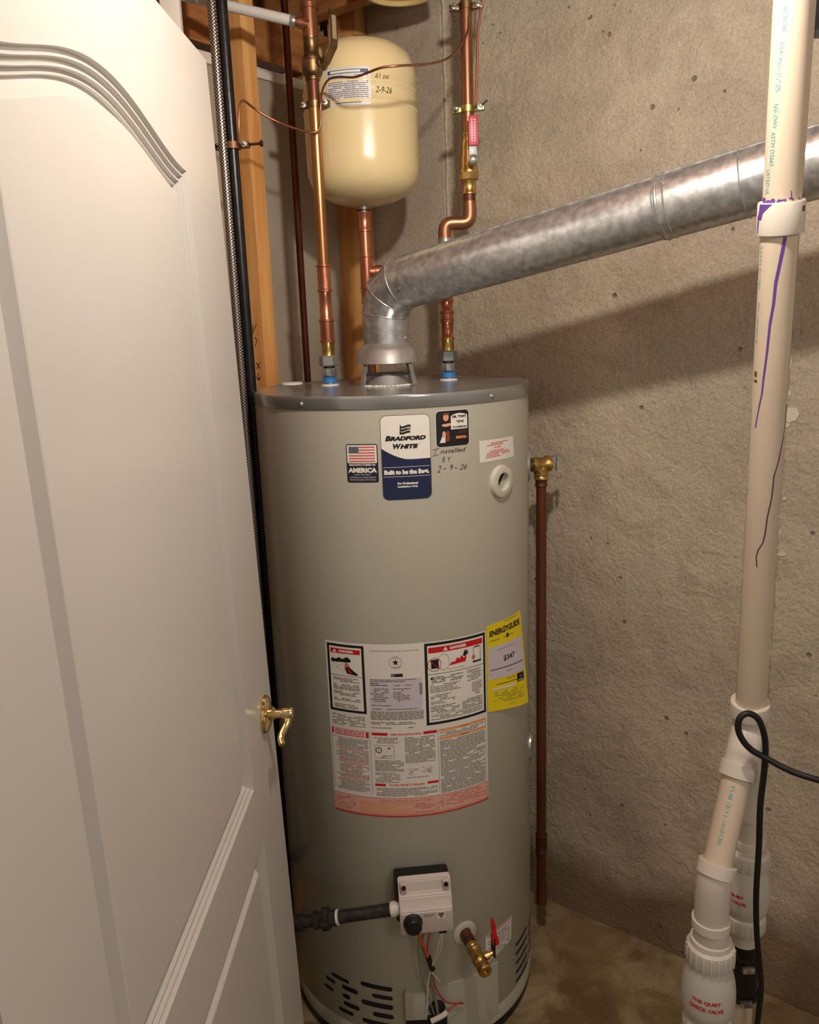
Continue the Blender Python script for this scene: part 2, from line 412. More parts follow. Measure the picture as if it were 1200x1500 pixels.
# air holes in the concrete (dark rimmed pockets, slightly recessed cups)
for px, py, r in ((893, 50, .006), (866, 25, .005), (834, 10, .004), (863, 27, .004), (884, 46, .003), (1062, 133, .004), (994, 160, .003), (939, 220, .003), (1074, 335, .005), (722, 36, .0035), (733, 48, .003), (708, 63, .003), (582, 43, .004), (1006, 332, .004), (866, 788, .004), (975, 1208, .004), (860, 1222, .003), (857, 1155, .004)):
    t, z = wr_t(px, py)
    r *= .62; bm = bmesh.new(); c = CN+DR*t+NR*(.0035 if t < tA else .0006)+Vector((0, 0, z))
    add_lathe(bm, [(r*1.25, -.001), (r*1.1, .0002), (r*.8, -.0002), (0, -.0008)], c, NR, 10)
    for v in bm.verts: v.co += DR*random.uniform(-.3, .3)*r + Vector((0, 0, random.uniform(-.3, .3)*r))
    link('air_hole', bm, mat('pocket_shadow', srgb(118, 104, 86), .95), w_r)
# wooden framing of the left wall
def lw(t, off, z): return CN+DL*t+NL*off+Vector((0, 0, z))
def stud(t, z0=0, z1=2.40, w=.038, m=m_wood):
    return box('stud', lw(t, .0445, (z0+z1)/2), (w, .089, z1-z0), m, w_l, X=DL, Y=NL, bevel=.0015)
for px in (352,):
    pass
st1 = stud(.395); stud(.03, m=m_wood); stud(.80); stud(1.2)
SD = -DL                                              # pen marks on the near face of the first stud
def stud_map(u, v, l): return lw(.395+.019, .089-u, v)+DL*l
box('bottom_plate', lw(.9, .0445, .02), (1.7, .088, .038), m_wood, w_l, X=DL, Y=NL)
box('header_or_cavity', lw(.88, -.02, 2.155), (1.72, .038, .10), m_wood2, w_l, X=DL, Y=NL, bevel=.001)
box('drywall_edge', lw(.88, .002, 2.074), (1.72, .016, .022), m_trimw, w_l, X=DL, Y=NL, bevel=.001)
box('header_or_cavity', lw(.88, -.3, 2.25), (1.9, .038, .34), m_void, w_l, X=DL, Y=NL)  # no timber: dark sheet painted as the shade of the cavity above the header
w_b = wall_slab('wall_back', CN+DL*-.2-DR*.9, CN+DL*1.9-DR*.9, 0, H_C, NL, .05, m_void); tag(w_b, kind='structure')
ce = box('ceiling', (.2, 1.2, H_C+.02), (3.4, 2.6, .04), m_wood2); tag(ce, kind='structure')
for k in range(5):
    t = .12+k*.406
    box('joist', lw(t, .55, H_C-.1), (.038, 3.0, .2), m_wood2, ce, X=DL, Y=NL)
d = []
def pen(segs):
    dd = Decal(stud_map, 0)
    for a, b in segs: dd.line(a, b, .0022, m_ink, 0)
    dd.done('pen_mark', w_l)
zz = 1.40
pen([((.030, zz+.02), (.018, zz+.035)), ((.030, zz+.035), (.018, zz+.02))]); pen([((.034, zz+.10), (.020, zz+.12)), ((.034, zz+.105), (.030, zz+.12))])
pen([((.026, zz-.005), (.026, zz+.012)), ((.026, zz-.005), (.018, zz+.003)), ((.026, zz-.005), (.034, zz+.003))]); pen([((.030, zz+.07), (.022, zz+.085)), ((.022, zz+.085), (.030, zz+.092))])
# dark post seen between header and expansion tank
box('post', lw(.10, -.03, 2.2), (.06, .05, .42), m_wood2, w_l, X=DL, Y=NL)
# white trim board at the left
P = at(251, 20, 1.66)
t1 = box('trim_1', (P.x, 1.66, 1.15), (.036, .018, 2.3), m_trimw, bevel=.003); tag(t1, kind='structure')
# door jamb by the hinge and the wall it is set in
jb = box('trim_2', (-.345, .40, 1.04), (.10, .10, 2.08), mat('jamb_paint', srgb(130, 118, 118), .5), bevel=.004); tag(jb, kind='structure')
wf = box('wall_front', (-1.0, .39, 1.2), (1.2, .11, 2.4), m_trimw); tag(wf, kind='structure')
wf2 = box('wall_front', (-.95, 1.2, 1.2), (.1, 1.6, 2.4), m_drywall); wf2.name = 'wall_side'; tag(wf2, kind='structure')

# ================================================================== DOOR
DA = radians(1.9)
Dd = Vector((sin(DA), cos(DA), 0))                    # hinge -> latch
L1 = Vector((-.2694, 1.3, 1.887)); L2 = Vector((-.236, 1.3, .303))
Dt = (L1-L2).normalized(); Dt = Dt/Dt.z               # per metre of height
Dn = Dd.cross(Dt).normalized()
if Dn.x < 0: Dn = -Dn
def dp(s, z, n=0.0):                                  # s <= 0 measured from the latch edge
    return L1 + Dt*(z-1.887) + Dd*s + Dn*n
DW, DH0, DH1 = .845, .012, 1.887
door = empty('door_1', dp(-.42, 0), 'white moulded arch-top panel door standing open at the left', None, None, 'structure')
def inset(poly, d):
    n = len(poly); out = []
    for i in range(n):
        p, a, b = Vector(poly[i]), Vector(poly[i-1]), Vector(poly[(i+1) % n])
        e1 = (p-a).normalized(); e2 = (b-p).normalized()
        n1 = Vector((-e1.y, e1.x)); n2 = Vector((-e2.y, e2.x)); m = (n1+n2).normalized()
        out.append(p + m*d/max(m.dot(n1), .3))
    return out
sL, sR = -.697, -.17
def arch(z_low, rise, n=36):
    pts = []
    for i in range(n+1):
        t = i/n; s = sR+(sL-sR)*t; f = min(t, 1-t)*2
        pts.append((s, z_low+rise*(.5-.5*cos(pi*f**.9))))
    return pts
top_panel = [(sL, .821), (sR, .821)] + arch(1.707, .05)
low_panel = [(sL+.02, .15), (sR+.025, .15), (sR+.025, .719), (sL-.0, .719)]
low_panel = [(sL, .15), (-.145, .15), (-.145, .719), (sL, .719)]
bm = bmesh.new()
# each step: (inset, height over the face)
prof = [(0, 0), (.001, -.004), (.004, -.0055), (.0052, -.003), (.0072, -.003), (.0082, -.0070), (.0112, -.0080), (.0124, -.0055), (.0144, -.0055), (.0154, -.0095), (.018, -.0105), (.0192, -.0085), (.0205, -.0085), (.0212, -.0115), (.024, -.0125), (.0355, -.0035), (.0375, -.003)]
outer = [(-DW, DH0), (0, DH0), (0, DH1), (-DW, DH1)]
def top_ring(d):
    n = 40; P = [(sL+d, .821+d), (sR-d, .821+d)]
    for i in range(n+1):
        q = i/n; s_ = (sR-d)+((sL+d)-(sR-d))*q; t = min(1, max(0, (s_-sR)/(sL-sR))); f = min(t, 1-t)*2
        P.append((s_, 1.707+.05*(.5-.5*cos(pi*f**.9))-d*1.03))
    return P
def ring3(poly, h): return [bm.verts.new(dp(p[0], p[1], h)) for p in poly]
ro = ring3(outer, 0); loops = [ro]
for panel in (top_panel, low_panel):
    prev = None
    for d, h in prof:
        R = ring3(top_ring(d) if panel is top_panel else inset(panel, d) if d else panel, h*1.35)
        if prev:
            for i in range(len(R)): j = (i+1) % len(R); bm.faces.new((prev[i], prev[j], R[j], R[i]))
        else: loops.append(R)
        prev = R
    bm.faces.new(prev)
ed = []
for lp in loops:
    for i in range(len(lp)):
        e = bm.edges.get((lp[i], lp[(i+1) % len(lp)])) or bm.edges.new((lp[i], lp[(i+1) % len(lp)])); ed.append(e)
bmesh.ops.triangle_fill(bm, edges=ed, use_beauty=True)
rb = ring3(outer, -.035)
for i in range(4): j = (i+1) % 4; bm.faces.new((ro[i], ro[j], rb[j], rb[i]))
bm.faces.new(rb)
link('door_slab', bm, m_paint, door, 18)
# handle
hs, hz = -.062, .893
bm = bmesh.new()
add_lathe(bm, [(0, 0), (.030, 0), (.031, .003), (.029, .007), (.022, .010), (.016, .011), (.012, .012)], dp(hs, hz, 0), Dn, 40)
rose = link('handle_rose', bm, m_brassp, door)
tag(rose, 'round polished brass rose plate')
bm = bmesh.new()
add_lathe(bm, [(.0105, .010), (.0115, .016), (.0075, .020), (.0072, .030), (.0085, .031), (.0100, .038), (.0100, .045), (.0085, .048), (0, .049)], dp(hs, hz, 0), Dn, 28)
lev = [dp(hs-.002, hz-.004, .041), dp(hs-.008, hz-.014, .039), dp(hs-.016, hz-.022, .034), dp(hs-.026, hz-.030, .030), dp(hs-.036, hz-.037, .034)]
add_tube(bm, smooth_path(lev, 8), lambda t: .0062-.0012*t, 16)
ho = link('door_handle', bm, m_brassp, door); tag(ho, 'curved polished brass lever')

# ================================================================== WATER HEATER
TX, TY, TR = -.028, 1.71, .28
ZT = 1.387
heater = empty('water_heater', (TX, TY, 0), 'tall grey-beige cylindrical gas water heater covered in stickers, standing on the concrete floor', 'water heater')
CT = Vector((TX, TY, 0))
tmap = cyl_map(CT, TR)
def tp(u, z, l=0): return tmap(u, z, l)
def tn(u): a = u/TR; return Vector((sin(a), -cos(a), 0))
lathe('jacket', [(TR-.004, .026), (TR, .028), (TR, .062), (TR-.0012, .064), (TR-.0012, .066), (TR, .068), (TR, 1.365), (TR-.004, 1.368)], CT, (0, 0, 1), m_tank, heater, 192)
lathe('base_ring', [(TR-.012, 0), (TR-.004, 0), (TR-.004, .027), (TR-.012, .027)], CT, (0, 0, 1), m_black, heater, 128)
lathe('lid', [(TR-.01, 1.3635), (TR+.0015, 1.3635), (TR+.0025, 1.365), (TR+.0022, 1.380), (TR+.003, 1.3835), (TR+.0015, 1.387), (TR-.001, 1.3872), (TR-.004, 1.3855), (.2, 1.386), (0, 1.387)], CT, (0, 0, 1), m_lid, heater, 192)
tag(bpy.data.objects['lid'], 'grey steel top lid')
def screw(c, n, r, parent, m=m_steel, nm='screw'):
    bm = bmesh.new(); add_lathe(bm, [(r*1.25, 0), (r*1.2, .001), (r*.8, .0012), (r*.75, .0035), (0, .004)], c, n, 6 if r > .004 else 12)
    return link(nm, bm, m, parent)
for px, py in ((458, 594), (703, 587)):
    u = (px-571)/201; a = math.asin(max(-1, min(1, u)))
    screw(tp(a*TR, 1.3735, .0022), tn(a*TR), .0042, heater, nm='lid_screw')
# discs on the lid
def lid_pt(px, py):
    d = FW + RT*((px-600)/FOC) + UP*((750-py)/FOC); k = (ZT-EYE)/d.z; return Vector((d.x*k, d.y*k, ZT))
lathe('anode_cap', [(.024, -.002), (.024, .0025), (.021, .004), (0, .004)], lid_pt(428, 562)-Vector((0, 0, .001)), (0, 0, 1), m_foam, heater, 32)
# cross rib pressed in the lid
# ---- stickers
def brand_sticker():
    d = Decal(tmap); u0, u1, v0, v1 = -.0172, .0692, 1.2025, 1.3515; uc = (u0+u1)/2
    d.rrect(u0-.0012, v0-.0012, u1+.0012, v1+.0012, .011, m_ink2, 0)
    d.rrect(u0, v0, u1, v1, .010, m_white, 1)
    W_ = u1-u0; n = 20; wave = []
    for i in range(n+1):
        t = i/n; z = 1.2755 + .021*(1-t)**2.2 - .0035*sin(pi*t*1.1) + .0016*sin(pi*max(0, t-.5)*2)-.002
        wave.append((u0+W_*t, z))
    for a, b in zip(wave, wave[1:]): d.poly([(a[0], 1.2205), (b[0], 1.2205), b, a], m_navy, 2)
    r = .010; P = [(u0, 1.2205)]
    P += [(u0+r-r*cos(radians(a)), v0+r-r*sin(radians(a))) for a in (0, 22, 45, 67, 90)]
    P += [(u1-r+r*sin(radians(a)), v0+r-r*cos(radians(a))) for a in (0, 22, 45, 67, 90)] + [(u1, 1.2205)]
    d.poly(P, m_navy, 2)
    # emblem: waving flag of bars
    for k in range(3):
        z = 1.334-.0052*k
        for j in range(6):
            a = uc-.0085+j*.003-.0006*k; f = lambda x: .0014*sin((x-uc)*260)
            d.poly([(a, z-.0038+f(a)), (a+.0031, z-.0038+f(a+.003)), (a+.0031, z+f(a+.003)), (a, z+f(a))], m_ink if (j < 4 or k != 1) else m_ink2, 3)
    d.poly([(uc-.0095, 1.336), (uc-.0075, 1.334), (uc-.009, 1.318), (uc-.0105, 1.319)], m_ink, 3)
    d.text('RADFORD', uc+.0042, 1.3115, .0078, m_ink, 3, w=.0635, bold=.0006, shear=.25)
    d.text('B', uc-.0312, 1.3122, .0094, m_ink, 3, w=.0105, bold=.0006, shear=.25)
    d.text('HITE', uc+.0058, 1.2972, .0078, m_ink, 3, w=.0325, bold=.0006, shear=.25)
    d.text('W', uc-.0155, 1.2979, .0094, m_ink, 3, w=.0150, bold=.0006, shear=.25)
    d.disc(uc+.0245, 1.3015, .0007, m_ink2, 3, n=8)
    d.rect(u0+.002, 1.2605, u1-.002, 1.2612, m_lil, 3); d.rect(u0+.002, 1.2435, u1-.002, 1.2442, m_lil, 3)
    d.text('Built to be the Best.', uc, 1.2518, .0082, m_white, 3, w=.080, bold=.0005)
    d.text('For Professional', uc+.001, 1.2315, .0042, m_white, 3, w=.036, bold=.0002)
    d.text('Installation Only', uc+.001, 1.2253, .0042, m_white, 3, w=.036, bold=.0002)
    d.done('brand_sticker', heater, 'white and navy rounded sticker with a wave and bold black lettering')
brand_sticker()
def flag_sticker():
    d = Decal(tmap); u0, u1, v0, v1 = -.0815, -.0240, 1.2345, 1.3035; uc = (u0+u1)/2
    d.rrect(u0, v0, u1, v1, .004, m_navyd, 0); d.rrect(u0+.002, 1.2695, u1-.002, v1-.002, .002, m_white, 1)
    h = .0024
    for k in range(6):
        z = 1.2990-k*.0050
        d.rect(u0+.005 if k > 2 else u0+.0235, z-h, u1-.005, z, m_flag, 2)
    d.rect(u0+.005, 1.2870, u0+.0235, 1.2990, m_flagb, 2)
    for i in range(5):
        for j in range(3): d.disc(u0+.0072+i*.0035, 1.2968-j*.0038, .0006, m_white, 3, n=6)
    d.text('MANUFACTURED IN', uc, 1.2665, .0035, m_white, 2, w=.047, bold=.0001)
    d.text('AMERICA', uc, 1.2568, .0088, m_white, 2, w=.052, bold=.0005)
    d.text('USING THE FINEST', uc, 1.2490, .0024, m_lil, 2, w=.03)
    d.text('MATERIALS & COMPONENTS', uc, 1.2440, .0026, m_lil, 2, w=.047)
    d.text('FROM AROUND THE WORLD', uc, 1.2396, .0026, m_lil, 2, w=.047)
    d.done('flag_sticker', heater, 'dark navy sticker with a striped flag and white lettering')
flag_sticker()
def plumber_sticker():
    d = Decal(tmap); u0, u1, v0, v1 = .0810, .1460, 1.2915, 1.3550
    d.rrect(u0-.001, v0-.001, u1+.001, v1+.001, .008, m_pap, 0); d.rrect(u0, v0, u1, v1, .007, m_ink, 1)
    # printed figure with folded arms
    d.disc(u0+.019, 1.3435, .0052, m_skin, 2, ry=.0065); d.rect(u0+.0135, 1.3475, u0+.0245, 1.351, m_brown, 3)
    d.disc(u0+.0172, 1.3440, .0007, m_ink, 3, n=6); d.disc(u0+.021, 1.3440, .0007, m_ink, 3, n=6); d.rect(u0+.0172, 1.3400, u0+.021, 1.3406, m_pred, 3)
    d.poly([(u0+.011, 1.3315), (u0+.028, 1.3330), (u0+.030, 1.3290), (u0+.020, 1.3270), (u0+.012, 1.3280)], m_skin, 2)
    d.rect(u0+.018, 1.301, u0+.025, 1.319, m_brown, 2); d.disc(u0+.0145, 1.3135, .003, m_skin, 3, ry=.006)
    d.poly([(u0+.006, 1.299), (u0+.017, 1.299), (u0+.017, 1.314), (u0+.012, 1.312)], m_pap, 3)
    # arched white field
    P = [(u0+.0285, 1.3215), (u1-.0035, 1.3215), (u1-.0035, 1.346)]
    P += [(u1-.0035-(.033)*i/8, 1.346+.0035*sin(pi*i/8)) for i in range(1, 8)] + [(u0+.0285, 1.345)]
    d.poly(P, m_white, 2)
    d.text('DR. TONY', u0+.0455, 1.3437, .0046, m_ink, 3, w=.029, bold=.0003)
    d.poly([(u0+.037, 1.3375), (u0+.050, 1.3365), (u0+.054, 1.3385), (u0+.0535, 1.331), (u0+.051, 1.3335), (u0+.044, 1.3335), (u0+.0425, 1.331), (u0+.041, 1.335)], m_ink2, 3)
    d.text('PLUMBING', u0+.0460, 1.3253, .0036, m_flagb, 3, w=.028, bold=.0002)
    d.fine(u0+.030, 1.318, u1-.004, 1.313, .0028, m_brown, 2)
    d.rect(u0+.037, 1.3040, u1-.005, 1.3095, m_brown, 2); d.fine(u0+.038, 1.3085, u1-.006, 1.3050, .0021, m_orange, 3, h=.0015)
    d.done('plumber_sticker', heater, 'black rounded sticker with a small figure and a white arch')
plumber_sticker()
def small_red():
    d = Decal(tmap)
    d.poly([(.1695, 1.2550), (.2715, 1.2530), (.2685, 1.2930), (.1690, 1.2950)], m_white, 0)
    for z, a, b in ((1.2885, .197, .247), (1.2850, .188, .232), (1.2800, .207, .233), (1.2740, .195, .242), (1.2705, .188, .252), (1.2670, .180, .255), (1.2635, .176, .225)):
        d.fine(a, z, b, z-.001, .01, m_pred, 1, h=.0019, dens=.95)
    d.done('notice_sticker', heater, 'small white sticker with fine red print')
small_red()
hw = Decal(tmap)                                      # marker handwriting
for a_, b_ in (((.0735, 1.2875), (.0860, 1.2895)), ((.0800, 1.2880), (.0770, 1.2785)), ((.0725, 1.2765), (.0850, 1.2790))): hw.line(a_, b_, .0010, m_marker, 0)
hw.text('nstalled', .1135, 1.2838, .0078, m_marker, 0, w=.052, bold=.0001, shear=.3)
hw.text('B', .0935, 1.2690, .0090, m_marker, 0, w=.006, shear=.3); hw.text('Y', .1050, 1.2685, .0088, m_marker, 0, w=.007, shear=.3)
hw.text('2', .0850, 1.2525, .0125, m_marker, 0, w=.008, shear=.4); hw.text('-', .0955, 1.2525, .0015, m_marker, 0, w=.005); hw.text('9', .1090, 1.2540, .0090, m_marker, 0, w=.006, bold=.0001, shear=.2)
hw.text('-', .1175, 1.2515, .0015, m_marker, 0, w=.004); hw.text('26', .1330, 1.2520, .0100, m_marker, 0, w=.016, shear=.4)
hw.done('handwriting', heater, 'grey marker handwriting with a date')

def big_label():
    d = Decal(tmap); U0, U1, Z0, Z1 = -.1480, .1770, .5725, .9290
    d.rect(U0, Z0, U1, Z1, m_white if False else m_pap, 0)
    def danger(u0, z0, u1, z1, w):
        d.rect(u0, z0, u1, z1, m_ink, 1); d.rect(u0+w, z0+w, u1-w, z1-w, m_white, 2)
    def head(u0, u1, zc, h, tw):
        d.rect(u0, zc-h/2, u1, zc+h/2, m_red, 3); uc = (u0+u1)/2
        d.poly([(uc-tw/2-.011, zc-h*.3), (uc-tw/2-.002, zc-h*.3), (uc-tw/2-.0065, zc+h*.35)], m_white, 4)
        d.text('DANGER', uc+.003, zc, h*.5, m_white, 4, w=tw, bold=.0003)
    # left warning
    a0, a1 = -.1440, -.0675; danger(a0, .7870, a1, .9245, .0052)
    head(a0+.0075, a1-.0075, .9110, .0095, .030)
    d.rect(a0+.0052, .8610, a1-.0052, .8618, m_ink, 3)
    for c, z, r in ((-.1315, .8915, .0045), (-.1245, .8915, .004), (-.118, .893, .005), (-.110, .8925, .004), (-.1025, .8945, .0055), (-.098, .893, .004)): d.disc(c, z, r, m_ink, 3, n=9)
    d.rect(-.124, .889, -.102, .892, m_ink, 3)
    d.poly([(-.106, .888), (-.101, .888), (-.093, .874), (-.108, .876)], m_pred, 3); d.poly([(-.107, .878), (-.098, .880), (-.080, .866), (-.083, .864), (-.103, .867)], m_ink, 4)
    d.poly([(-.102, .875), (-.098, .876), (-.092, .868), (-.098, .868)], m_red, 5)
    d.ring(-.112, .878, .012, .0006, m_ink2, 3, ry=.006)
    for z1, z0 in ((.857, .848), (.844, .834), (.829, .821), (.815, .809), (.803, .794)): d.fine(a0+.0105, z1, a1-.011, z0, .0032, m_ink2, 3, h=.0016)
    d.fine(a0+.003, .7800, a1-.004, .7595, .0033, m_ink2, 1, h=.0014)
    # centre data plate
    b0, b1 = -.0600, .0410
    d.rect(b0-.0035, .7600, b0-.0028, .9150, m_pap, 1)
    d.text('AUTOMATIC STORAGE TANK WATER HEATER', -.010, .9155, .0028, m_ink2, 1, w=.092)
    d.ring(-.0085, .8930, .0115, .0008, m_ink2, 1)
    P = []
    for i in range(10): r = .0068 if i % 2 == 0 else .0028; P.append((-.0085+r*sin(i*pi/5), .8930+r*cos(i*pi/5)))
    for i in range(0, 10, 2): d.poly([(-.0085, .893), P[i-1], P[i], P[i+1]], m_ink, 2)
    d.text('DESIGN', -.0085, .9015, .0018, m_ink2, 2, w=.009); d.text('CERTIFIED', -.0065, .8835, .0022, m_ink2, 2, w=.015)
    d.rect(-.0180, .8640, .0045, .8705, m_ink2, 1); d.rect(-.0105, .8645, .0040, .8700, m_ink, 2)
    d.rect(b0+.001, .795, b1-.001, .8605, m_lil, 1)
    d.fine(b0+.002, .8590, b1-.012, .8550, .0034, m_ink2, 2, h=.0016); d.fine(b0+.002, .8515, b0+.035, .8450, .0034, m_ink, 2, h=.0014)
    d.fine(b0+.048, .8480, b1-.02, .8460, .0034, m_ink2, 2, h=.0016)
    for k in range(8):
        z = .8410-k*.0036; d.fine(b0+.002+(.006 if k % 3 else 0), z, b0+.036, z-.001, .01, m_ink2, 2, h=.0017, dens=.75); d.fine(b0+.045, z, b0+.045+random.uniform(.01, .038), z-.001, .01, m_ink2, 2, h=.0017)
    d.fine(b0+.002, .8070, b0+.04, .8060, .01, m_ink2, 2, h=.0015); d.fine(b0+.004, .7995, b1-.012, .7985, .01, m_ink2, 2, h=.0015)
    for k in range(9): d.rect(b1-.0065, .8270+k*.0026, b1-.001, .8283+k*.0026, m_ink, 2)
    d.fine(b0, .7935, b1, .7760, .0030, m_ink2, 1, h=.0017, dens=1); d.fine(b0, .7720, b1, .7660, .0031, m_ink2, 1, h=.0016)
    d.fine(b0+.001, .7610, b1-.02, .7600, .0031, m_ink2, 1, h=.0016)
    # right warning
    c0, c1 = .0460, .1745; danger(c0, .7610, c1, .9265, .0055)
    head(c0+.0075, c1-.0075, .9120, .0115, .034)
    d.ring(.0645, .8830, .0130, .0012, m_red, 4); d.poly([(.058, .875), (.073, .875), (.073, .893), (.058, .893)], m_ink, 3); d.line((.0555, .8925), (.0735, .8735), .0012, m_red, 5)
    d.ring(.083, .886, .011, .0006, m_ink2, 3, ry=.016)
    d.poly([(.0930, .8770), (.1280, .8790), (.1310, .8900), (.1235, .8870), (.1200, .8935), (.1150, .8870), (.1110, .8905), (.1050, .8825), (.1000, .8840)], m_red, 3)
    d.disc(.1290, .8970, .0052, m_ink, 4, n=10); d.disc(.1310, .8990, .0025, m_ink2, 5, n=8); d.rect(.1230, .8900, .1290, .8960, m_ink, 4)
    d.frame(.1455, .8740, .1620, .9030, .0010, m_ink, 3); d.rect(.1440, .8720, .1635, .8755, m_ink, 4); d.rect(.1480, .9020, .1590, .9045, m_ink, 4); d.disc(.1460, .8835, .0045, m_pred, 4, n=7)
    d.text('Flammable Vapors', .109, .8700, .0024, m_ink, 3, w=.036)
    d.rect(c0+.0055, .8635, c1-.0055, .8645, m_ink, 3)
    d.fine(c0+.012, .8580, c0+.076, .8465, .0034, m_ink, 3, h=.0015); d.fine(c0+.085, .8590, c1-.010, .8380, .0034, m_ink2, 3, h=.0015)
    d.poly([(c0+.009, .8535), (c0+.016, .8535), (c0+.0125, .8590)], m_ink, 4)
    d.fine(c0+.009, .8420, c0+.070, .8270, .0034, m_ink2, 3, h=.0015); d.fine(c0+.095, .8320, c1-.010, .8080, .0034, m_ink2, 3, h=.0015)
    d.fine(c0+.009, .8220, c0+.058, .8020, .0034, m_ink2, 3, h=.0015)
    d.fine(c0+.009, .7990, c0+.068, .7840, .0032, m_ink2, 3, h=.0016); d.fine(c0+.073, .8010, c1-.010, .7840, .0032, m_ink2, 3, h=.0016)
    d.rect(c0+.009, .7815, c1-.009, .7822, m_ink, 3); d.fine(c0+.009, .7790, c1-.010, .7700, .0033, m_ink2, 3, h=.0016)
    # lower instructions
    d.rect(-.1440, .7500, -.0655, .7508, m_red, 1); d.rect(-.1440, .7500, -.1395, .7385, m_red, 1); d.rect(-.0720, .7490, -.0660, .7370, m_red, 1)
    d.fine(-.137, .7485, -.075, .7370, .0042, m_pred, 1, h=.0027, dens=1); d.rect(-.1440, .7320, -.0655, .7327, m_ink2, 1)
    d.rect(-.0640, .6180, -.0633, .7520, m_ink2, 1); d.rect(-.1445, .6180, -.1438, .7400, m_ink2, 1)
    z = .7300
    while z > .622: d.fine(-.1300 if random.random() > .2 else -.137, z, -.0680, z-.001, .01, m_pred if random.random() < .18 else m_ink2, 1, h=.0013, dens=.95); z -= .0029
    d.rect(-.0600, .7440, -.0290, .7500, m_red, 1); d.rect(.0390, .7440, .0655, .7500, m_red, 1); d.text('OPERATING INSTRUCTIONS', .005, .7465, .0042, m_pred, 1, w=.060, bold=.0002)
    d.fine(-.0560, .7400, -.010, .7280, .0033, m_ink2, 1, h=.0014)
    d.rrect(-.0550, .6970, -.0180, .7240, .003, m_ink2, 1); d.rrect(-.0543, .6977, -.0187, .7233, .003, m_pap, 2)
    d.ring(-.0475, .7140, .0055, .0016, m_ink, 3); d.disc(-.0475, .7140, .0012, m_ink, 3, n=8); d.disc(-.0275, .7180, .0025, m_ink2, 3, n=9)
    d.fine(-.051, .7030, -.022, .6990, .003, m_ink2, 3, h=.0014, dens=.7)
    d.fine(-.0560, .6920, .000, .6690, .0030, m_ink2, 1, h=.0014, dens=.95); d.fine(-.0560, .6660, -.008, .6450, .0032, m_ink2, 1, h=.0013, dens=.8)
    d.fine(.0030, .7400, .0610, .6860, .0029, m_ink2, 1, h=.0014, dens=.95)
    for cc, n_ in ((.018, 9), (.045, 12)):
        for _ in range(n_):
            x, y = cc+random.uniform(-.008, .008), .668+random.uniform(-.006, .006); d.line((x-.004, y-random.uniform(-.004, .004)), (x+.004, y+random.uniform(-.004, .004)), .0006, m_ink2, 1)
    d.fine(.004, .6560, .055, .6540, .003, m_ink2, 1, h=.0013)
    d.rect(-.0580, .6370, -.0370, .6425, m_red, 1); d.rect(.0440, .6390, .0660, .6440, m_red, 1); d.text('TO TURN OFF GAS TO APPLIANCE', .004, .6400, .0044, m_pred, 1, w=.068, bold=.0002)
    d.fine(-.0560, .6330, .0630, .6160, .0031, m_ink2, 1, h=.0014, dens=.95)
    d.rect(.0672, .6180, .0679, .7500, m_ink2, 1); d.rect(.1722, .6100, .1729, .7500, m_ink2, 1)
    for z in (.7500, .7330): d.rect(.0700, z-.0050, .1715, z, m_orange, 1); d.text('WARNING', .122, z-.0025, .0028, m_ink, 2, w=.018)
    d.fine(.0710, .7425, .1700, .7360, .0031, m_ink2, 1, h=.0014)
    d.fine(.0710, .7255, .1700, .6160, .0028, m_ink2, 1, h=.0014, dens=.96)
    # pink band
    d.rect(U0, Z0, U1, .6110, m_pink, 1); d.frame(U0+.003, .5760, U1-.003, .6120, .0008, m_pred, 2)
    d.text('GENERAL WARNING INSTRUCTIONS', .0, .6055, .0034, m_pred, 2, w=.10)
    d.fine(-.14, .6070, -.1, .5800, .0036, m_pred, 2, h=.0014, dens=.6); d.fine(-.090, .5990, .010, .5790, .0036, m_orange, 2, h=.0016, dens=.8)
    d.frame(-.092, .5770, .012, .6010, .0006, m_orange, 2); d.frame(.015, .5770, .172, .6010, .0006, m_orange, 2)
    d.fine(.018, .5990, .075, .5790, .0036, m_pred, 2, h=.0014, dens=.7); d.fine(.08, .6080, .17, .5830, .0036, m_pred, 2, h=.0014, dens=.7)
    d.rect(U0, Z0-.0012, U1, Z0+.0016, m_red, 3)
    d.done('warning_label', heater, 'large white instruction label with two black-framed danger boxes and a pink lower band')
big_label()
